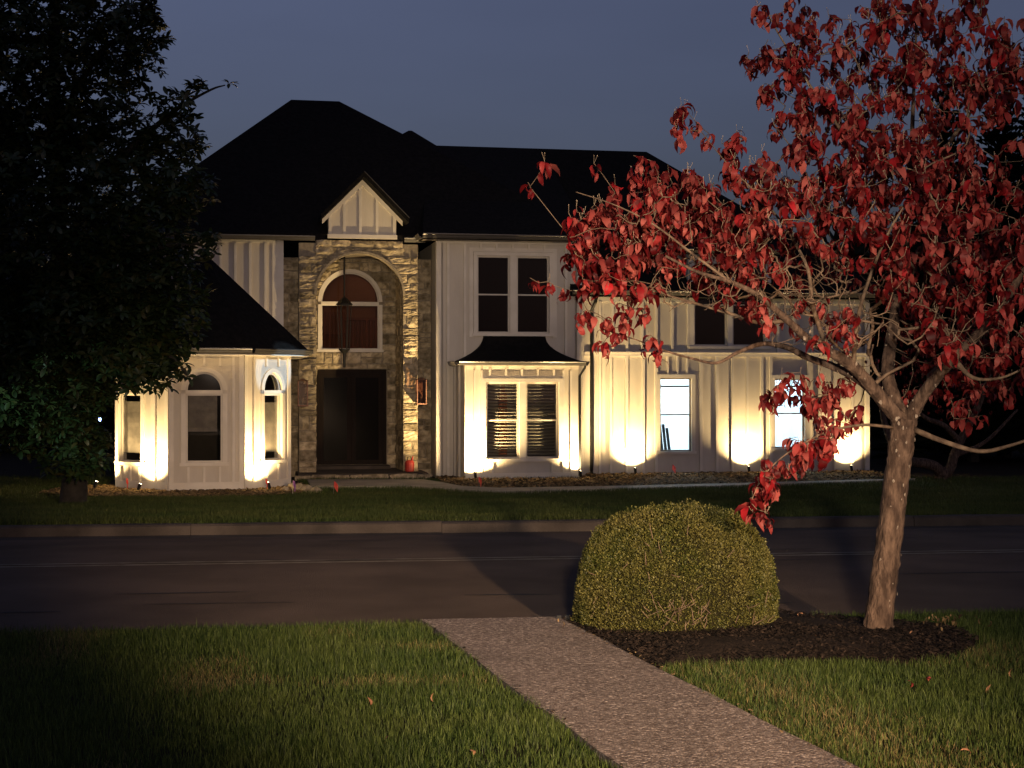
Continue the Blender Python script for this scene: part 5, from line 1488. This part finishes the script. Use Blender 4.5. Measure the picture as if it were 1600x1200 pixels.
for li, lm in enumerate(mlimbs):
    pts = smooth_line(lm, 4); mb = MB(); mb.tube([Vector(p[:3]) - MO for p in pts], [p[3] for p in pts], 10); mb.build('trunk' if li == 0 else 'limb', 'mag_bark', mg, smooth=True)
wh = []
for i, a in enumerate([(40, 80, 27, 215, 190, 2.3, 900), (90, 330, 27, 230, 180, 2.5, 950), (90, 520, 26.6, 210, 105, 2.2, 700), (215, 480, 26.2, 110, 110, 1.4, 300), (235, 580, 25.4, 62, 36, .6, 75), (60, 620, 26, 120, 48, 1.2, 240), (90, 665, 26.2, 70, 26, .7, 60), (20, 690, 26.2, 60, 22, .7, 40), (112, 700, 26.3, 70, 48, .7, 130), (-60, 560, 26, 120, 120, 2, 160),
                       (278, 165, 26.3, 34, 38, .4, 28), (258, 215, 26.4, 60, 40, .6, 50), (300, 232, 26.4, 30, 14, .3, 12), (312, 133, 26.2, 12, 12, .15, 5), (355, 131, 26.2, 4, 4, .05, 1), (210, 50, 26.4, 36, 60, .6, 40), (250, 62, 26.4, 14, 8, .2, 5), (230, 10, 26.4, 14, 16, .2, 7), (275, 300, 26.4, 60, 60, .8, 60), (325, 385, 25.8, 26, 26, .3, 14), (40, -180, 27, 190, 120, 2, 260)]):
    a = (*a[:6], int(a[6] * (2.1 if a[6] >= 150 else 1.2)))
    wh += ell(*a, seed=700 + i)
mleaf = [(0.0, 0.02), (0.3, 0.17), (0.6, 0.20), (0.85, 0.12), (1.0, 0.0)]
MS = []
for k in range(6):
    v = []; dr = rnd.uniform(0.3, 1.0); x = z = pr = 0.0
    for f, w in mleaf:
        an = 0.3 - dr * f; x += math.cos(an) * (f - pr); z += math.sin(an) * (f - pr); pr = f
        v += [(x, -w, z + w * 0.3), (x, 0, z), (x, w, z + w * 0.3)]
    MS.append(np.array(v))
ml = []
for c in wh:
    n = rnd.choice((6, 7, 8, 9)); a0_ = rnd.uniform(0, 6.28)
    ax = Vector((rnd.gauss(0, .5), rnd.gauss(-.3, .5), 1)).normalized(); e1_ = ax.orthogonal().normalized(); e2_ = ax.cross(e1_)
    for k in range(n):
        az = a0_ + 2.4 * k; el_ = rnd.uniform(-0.35, 0.6); fx = (e1_ * math.cos(az) + e2_ * math.sin(az)) * math.cos(el_) + ax * math.sin(el_)
        fy = ax.cross(fx).normalized(); fz = fx.cross(fy); ml.append((c + fx * .015, np.array([fx, fy, fz]), rnd.uniform(0.13, 0.21), rnd.randrange(6)))
cand = [i for i, l in enumerate(ml) if 0 < px_of(l[0])[0] < 1600 and 500 < px_of(l[0])[1] < 660]
cand.sort(key=lambda i: leaves and ml[i][0].y / ml[i][2]); ms_ = set(cand[:300])
MLM = [tri_mesh('leaf', s, LT, 'mag_leaf') for s in MS]
V, T = [], []; o = 0
for i, (p, B, s, si) in enumerate(ml):
    if i in ms_:
        ob = place('leaf', MLM[si], mg); ob.matrix_local = Matrix.Translation(p - MO) @ Matrix(B.T * s).to_4x4()
    else: V.append((MS[si] * s) @ B + np.array(p - MO)); T.append(LT + o); o += 15
tag(place('crown', tri_mesh('crown', np.concatenate(V), np.concatenate(T), 'mag_leaf'), mg), kind='stuff')
# cool spot at its foot, out of the picture on the left
pc = W(-260, 800, 22.0)
uplight((pc.x, pc.y, gz(pc.x, pc.y)), -0.60, R(17), 480, 'cool white spot on the lawn lighting the lower magnolia leaves', (0.62, 0.95, 0.88), 34, 'lens_cool', 'cool garden spots', blend=0.5)

# ================================================================= second small tree behind the dogwood
sm = empty('small_tree', (*W(1472, 745, 38.2).xy, GZ)); tag(sm, 'small low forked tree on the far lawn behind the dogwood trunk', 'tree'); SO = Vector(sm.location)
sl = [limb([(1470, 750, 38.2, .18), (1472, 742, 38.2, .16), (1484, 733, 38.2, .13), (1491, 712, 38.2, .12), (1500, 690, 38.2, .11), (1513, 665, 38.2, .10), (1530, 630, 38.2, .08), (1550, 570, 38.2, .05), (1560, 500, 38.2, .03)]),
      limb([(1474, 745, 38.2, .15), (1462, 730, 38.1, .14), (1445, 724, 38, .13), (1425, 721, 37.9, .12), (1400, 705, 37.8, .10), (1385, 670, 37.8, .08), (1375, 620, 37.8, .06), (1370, 560, 37.8, .03)]),
      limb([(1500, 690, 38.2, .08), (1475, 665, 38, .07), (1450, 655, 38, .06), (1430, 640, 38, .04)]),
      limb([(1491, 712, 38.2, .07), (1540, 690, 38.4, .05), (1590, 640, 38.6, .03)])]
for li, lm in enumerate(sl):
    pts = smooth_line(lm, 4); mb = MB(); mb.tube([Vector(p[:3]) - SO for p in pts], [p[3] for p in pts], 8); mb.build('trunk' if li == 0 else 'limb', 'bark', sm, smooth=True)
V, T = [], []; o = 0
for c in ell(1480, 560, 38.4, 130, 100, 2.2, 420, 900):
    for k in range(5):
        az = rnd.uniform(0, 6.28); fx = Vector((math.cos(az), math.sin(az), rnd.uniform(-.8, .2))).normalized(); fy = Vector((0, 0, 1)).cross(fx).normalized(); fz = fx.cross(fy)
        V.append((SHAPES[rnd.randrange(12)] * rnd.uniform(.10, .16)) @ np.array([fx, fy, fz]) + np.array(c - SO)); T.append(LT + o); o += 15
tag(place('crown', tri_mesh('crown', np.concatenate(V), np.concatenate(T), 'leaf_red'), sm), kind='stuff')

# ================================================================= evergreens beyond the house
def conifer(px_, ptop, Y, rad_, label, seed, grp='evergreens standing behind the house'):
    r = random.Random(seed); b = W(px_, 700, Y); b.z = GZ; top = W(px_, ptop, Y).z; H = top - GZ
    t = empty('evergreen_tree', b, r.uniform(0, 6)); tag(t, label, 'tree', grp)
    mb = MB(); mb.tube([(0, 0, -0.2), (0, 0, H * 0.5), (0, 0, H * 0.98)], [0.02 * H, 0.012 * H, 0.01], 7); mb.build('trunk', 'mag_bark', t)
    vs_, fs_ = [], []; z = 0.05 * H
    while z < H * 0.995:
        f = z / H; rr = rad_ * (1 - f) ** 0.8 * r.uniform(0.8, 1.12) + 0.04; n = max(5, int(13 * (1 - f) + 6)); a0_ = r.uniform(0, 6)
        for k in range(n):
            a = a0_ + 2 * math.pi * k / n + r.uniform(-.2, .2); L_ = rr * r.uniform(0.75, 1.15); dv = Vector((math.cos(a), math.sin(a), 0)); sd = Vector((-math.sin(a), math.cos(a), 0))
            for j in range(5):                          # a branch of five overlapping sprays
                c = dv * L_ * (0.12 + 0.19 * j) + Vector((0, 0, z + 0.25 * L_ * (0.12 + .19 * j) * r.uniform(-.4, .9))); w = (0.34 - 0.05 * j) * (0.3 * L_ + 0.22); o = len(vs_)
                e = dv * L_ * 0.30 + Vector((0, 0, r.uniform(-.06, .22) * L_))
                vs_ += [c - sd * w, c + sd * w * 1.0 + Vector((0, 0, r.uniform(-.1, .1))), c + e + sd * w * .25, c + e - sd * w * .25, c + Vector((0, 0, -.35 * w - .1)), c + e * .6 + Vector((0, 0, .4 * w))]
                fs_ += [(o, o + 1, o + 2), (o, o + 2, o + 3), (o, o + 4, o + 2), (o + 1, o + 5, o + 3)]
        z += 0.028 * H * (1.15 - 0.6 * f)
    tag(place('crown', tri_mesh('crown', np.array([tuple(v) for v in vs_]), np.array(fs_), 'needle'), t), kind='stuff')
for k, (px_, pt, Y, rd_, lab) in enumerate([
        (1478, 95, 52, 2.6, 'dark spired evergreen rising behind the red tree'),
        (1570, 110, 50, 3.2, 'broad dark evergreen at the right edge behind the red tree'),
        (1415, 330, 60, 3.2, 'low dark evergreen just beyond the right end of the house'),
        (1520, 250, 47, 3.0, 'dense dark evergreen between the two tall ones on the right'),
        (1640, 60, 48, 3.6, 'tall dark evergreen beyond the right edge of the view'),
        (1450, 420, 66, 3.4, 'far dark evergreen low behind the right lawn'),
        (20, 200, 62, 4.5, 'tall dark evergreen far behind the magnolia'),
        (140, 300, 66, 4.0, 'dark evergreen behind the left wing and magnolia'),
        (-90, 220, 58, 4.5, 'dark evergreen beyond the left edge of the view'),
        (90, 440, 55, 3.2, 'shorter dark evergreen left of the wing')]):
    conifer(px_, pt, Y, rd_, lab, 40 + k)
# far wood closing the horizon: one dark mass
N = 26000
ang = rng.uniform(-0.9, 0.9, N); dist = rng.uniform(85, 110, N); xs = np.sin(ang) * dist * 1.3; ys = np.cos(ang * 0.6) * dist
hh = rng.random(N) ** 0.8 * (7.5 + 3.5 * vnoise(xs + 500, ys, 9, 31)); c = np.stack([xs, ys, GZ + hh], 1)
v = (c[:, None, :] + rng.normal(0, 0.75, (N, 3, 3))).reshape(-1, 3)
tag(place('far_wood', tri_mesh('far_wood', v, np.arange(N * 3).reshape(-1, 3), 'needle')), 'far dark wood along the horizon behind the house', 'wood', kind='stuff')

# ================================================================= fallen leaves
def fallen(px_, py_, s, m_, lab, grp, z=0.05, up=0.3):
    p = G(px_, py_, 0.0); z -= 0.022; s *= 0.75; sh_ = SHAPES[rnd.randrange(12)]
    me = tri_mesh('fallen_leaf', (sh_ - sh_.mean(0)) * s, LT, m_)
    o = place('fallen_leaf', me); o.location = (p.x, p.y, z); o.rotation_euler = (rnd.uniform(-up, up) + math.pi, rnd.uniform(-up, up) - 0.9, rnd.uniform(0, 6.28)); tag(o, lab, 'leaf', grp)
for a, b, lab in [(1240, 975, 'large curled tan leaf on the mulch between the shrub and the trunk'), (1250, 968, 'curled pinkish leaf at the back of the mulch by the road'),
                  (1272, 1004, 'orange leaf on the mulch left of the trunk foot'), (1345, 1010, 'small pale leaf just before the trunk foot'),
                  (1425, 998, 'grey leaf on the mulch right of the trunk'), (1090, 980, 'reddish leaf lying under the front of the shrub')]:
    fallen(a, b, rnd.uniform(.07, .10), 'litter', lab, 'fallen leaves on the mulch', z=0.06)
fallen(1422, 1079, .09, 'litter_red', 'bright red fallen leaf lying in the grass below the dogwood', None, z=0.06)
fallen(1452, 1072, .10, 'litter_red', 'red fallen leaf with pink edge standing in the grass right of the brightest red one', None, z=0.06)
for a, b, lab in [(1545, 1088, 'tan fallen leaf in the grass right of the red leaves'), (1580, 1060, 'tan fallen leaf highest up at the right edge of the lawn'), (1510, 1186, 'pale flat leaf in the grass at the bottom right')]:
    fallen(a, b, .09, 'litter', lab, 'fallen leaves in the lawn', z=0.055)
for a, b, lab in [(578, 1106, 'small tan leaf farthest from the path in the left lawn'), (676, 1100, 'tan folded leaf in the left lawn halfway to the path'), (604, 1168, 'pale leaf in the dry patch of the left lawn'),
                  (738, 1187, 'pale leaf at the bottom of the left lawn by the path'), (722, 1063, 'tan leaf in the grass close to the left path edge')]:
    fallen(a, b, .075, 'litter', lab, 'fallen leaves in the lawn', z=0.055)
fallen(873, 990, .05, 'litter', 'small dark leaf on the path near the black block', None, z=0.025)
fallen(912, 993, .045, 'litter', 'pale leaf at the path edge before the shrub', None, z=0.03)
# leaf drift at the shrub's foot
for i, (cx_, cy_, n, sp) in enumerate([(1165, 968, 26, 12), (1000, 985, 40, 50), (1090, 978, 40, 55), (1480, 982, 26, 22)]):
    V, T = [], []; o = 0
    for k in range(n):
        p = G(cx_ + rnd.gauss(0, sp), cy_ + rnd.gauss(0, 4), 0.0); p.z = 0.045 + rnd.random() * .04; az, tl_ = rnd.uniform(0, 6.28), rnd.uniform(-.6, .6)
        fx = Vector((math.cos(az) * math.cos(tl_), math.sin(az) * math.cos(tl_), math.sin(tl_))); fy = Vector((0, 0, 1)).cross(fx).normalized(); fz = fx.cross(fy)
        V.append((SHAPES[rnd.randrange(12)] * rnd.uniform(.03, .065)) @ np.array([fx, fy, fz]) + np.array(p)); T.append(LT + o); o += 15
    tag(place('leaf_litter', tri_mesh('leaf_litter', np.concatenate(V), np.concatenate(T), 'straw')), ['bright orange leaf drift under the shrub', 'brown leaf litter at the shrub foot beside the path', 'brown leaf litter at the middle of the shrub foot', 'brown leaf drift at the right end of the mulch'][i], 'leaves', kind='stuff')
# small black bracket at the path end
t = empty('drain_block', G(878, 969, 0.0)); tag(t, 'small black block lying at the road end of the path', 'block')
for dx in (-0.035, 0.02):
    mb = MB(); mb.box(dx, dx + 0.03, -0.02, 0.02, 0.0, 0.035); mb.build('peg', 'black_metal', t)
mb = MB(); mb.box(-0.05, 0.06, -0.025, 0.025, -0.02, 0.008); mb.build('base', 'black_metal', t)
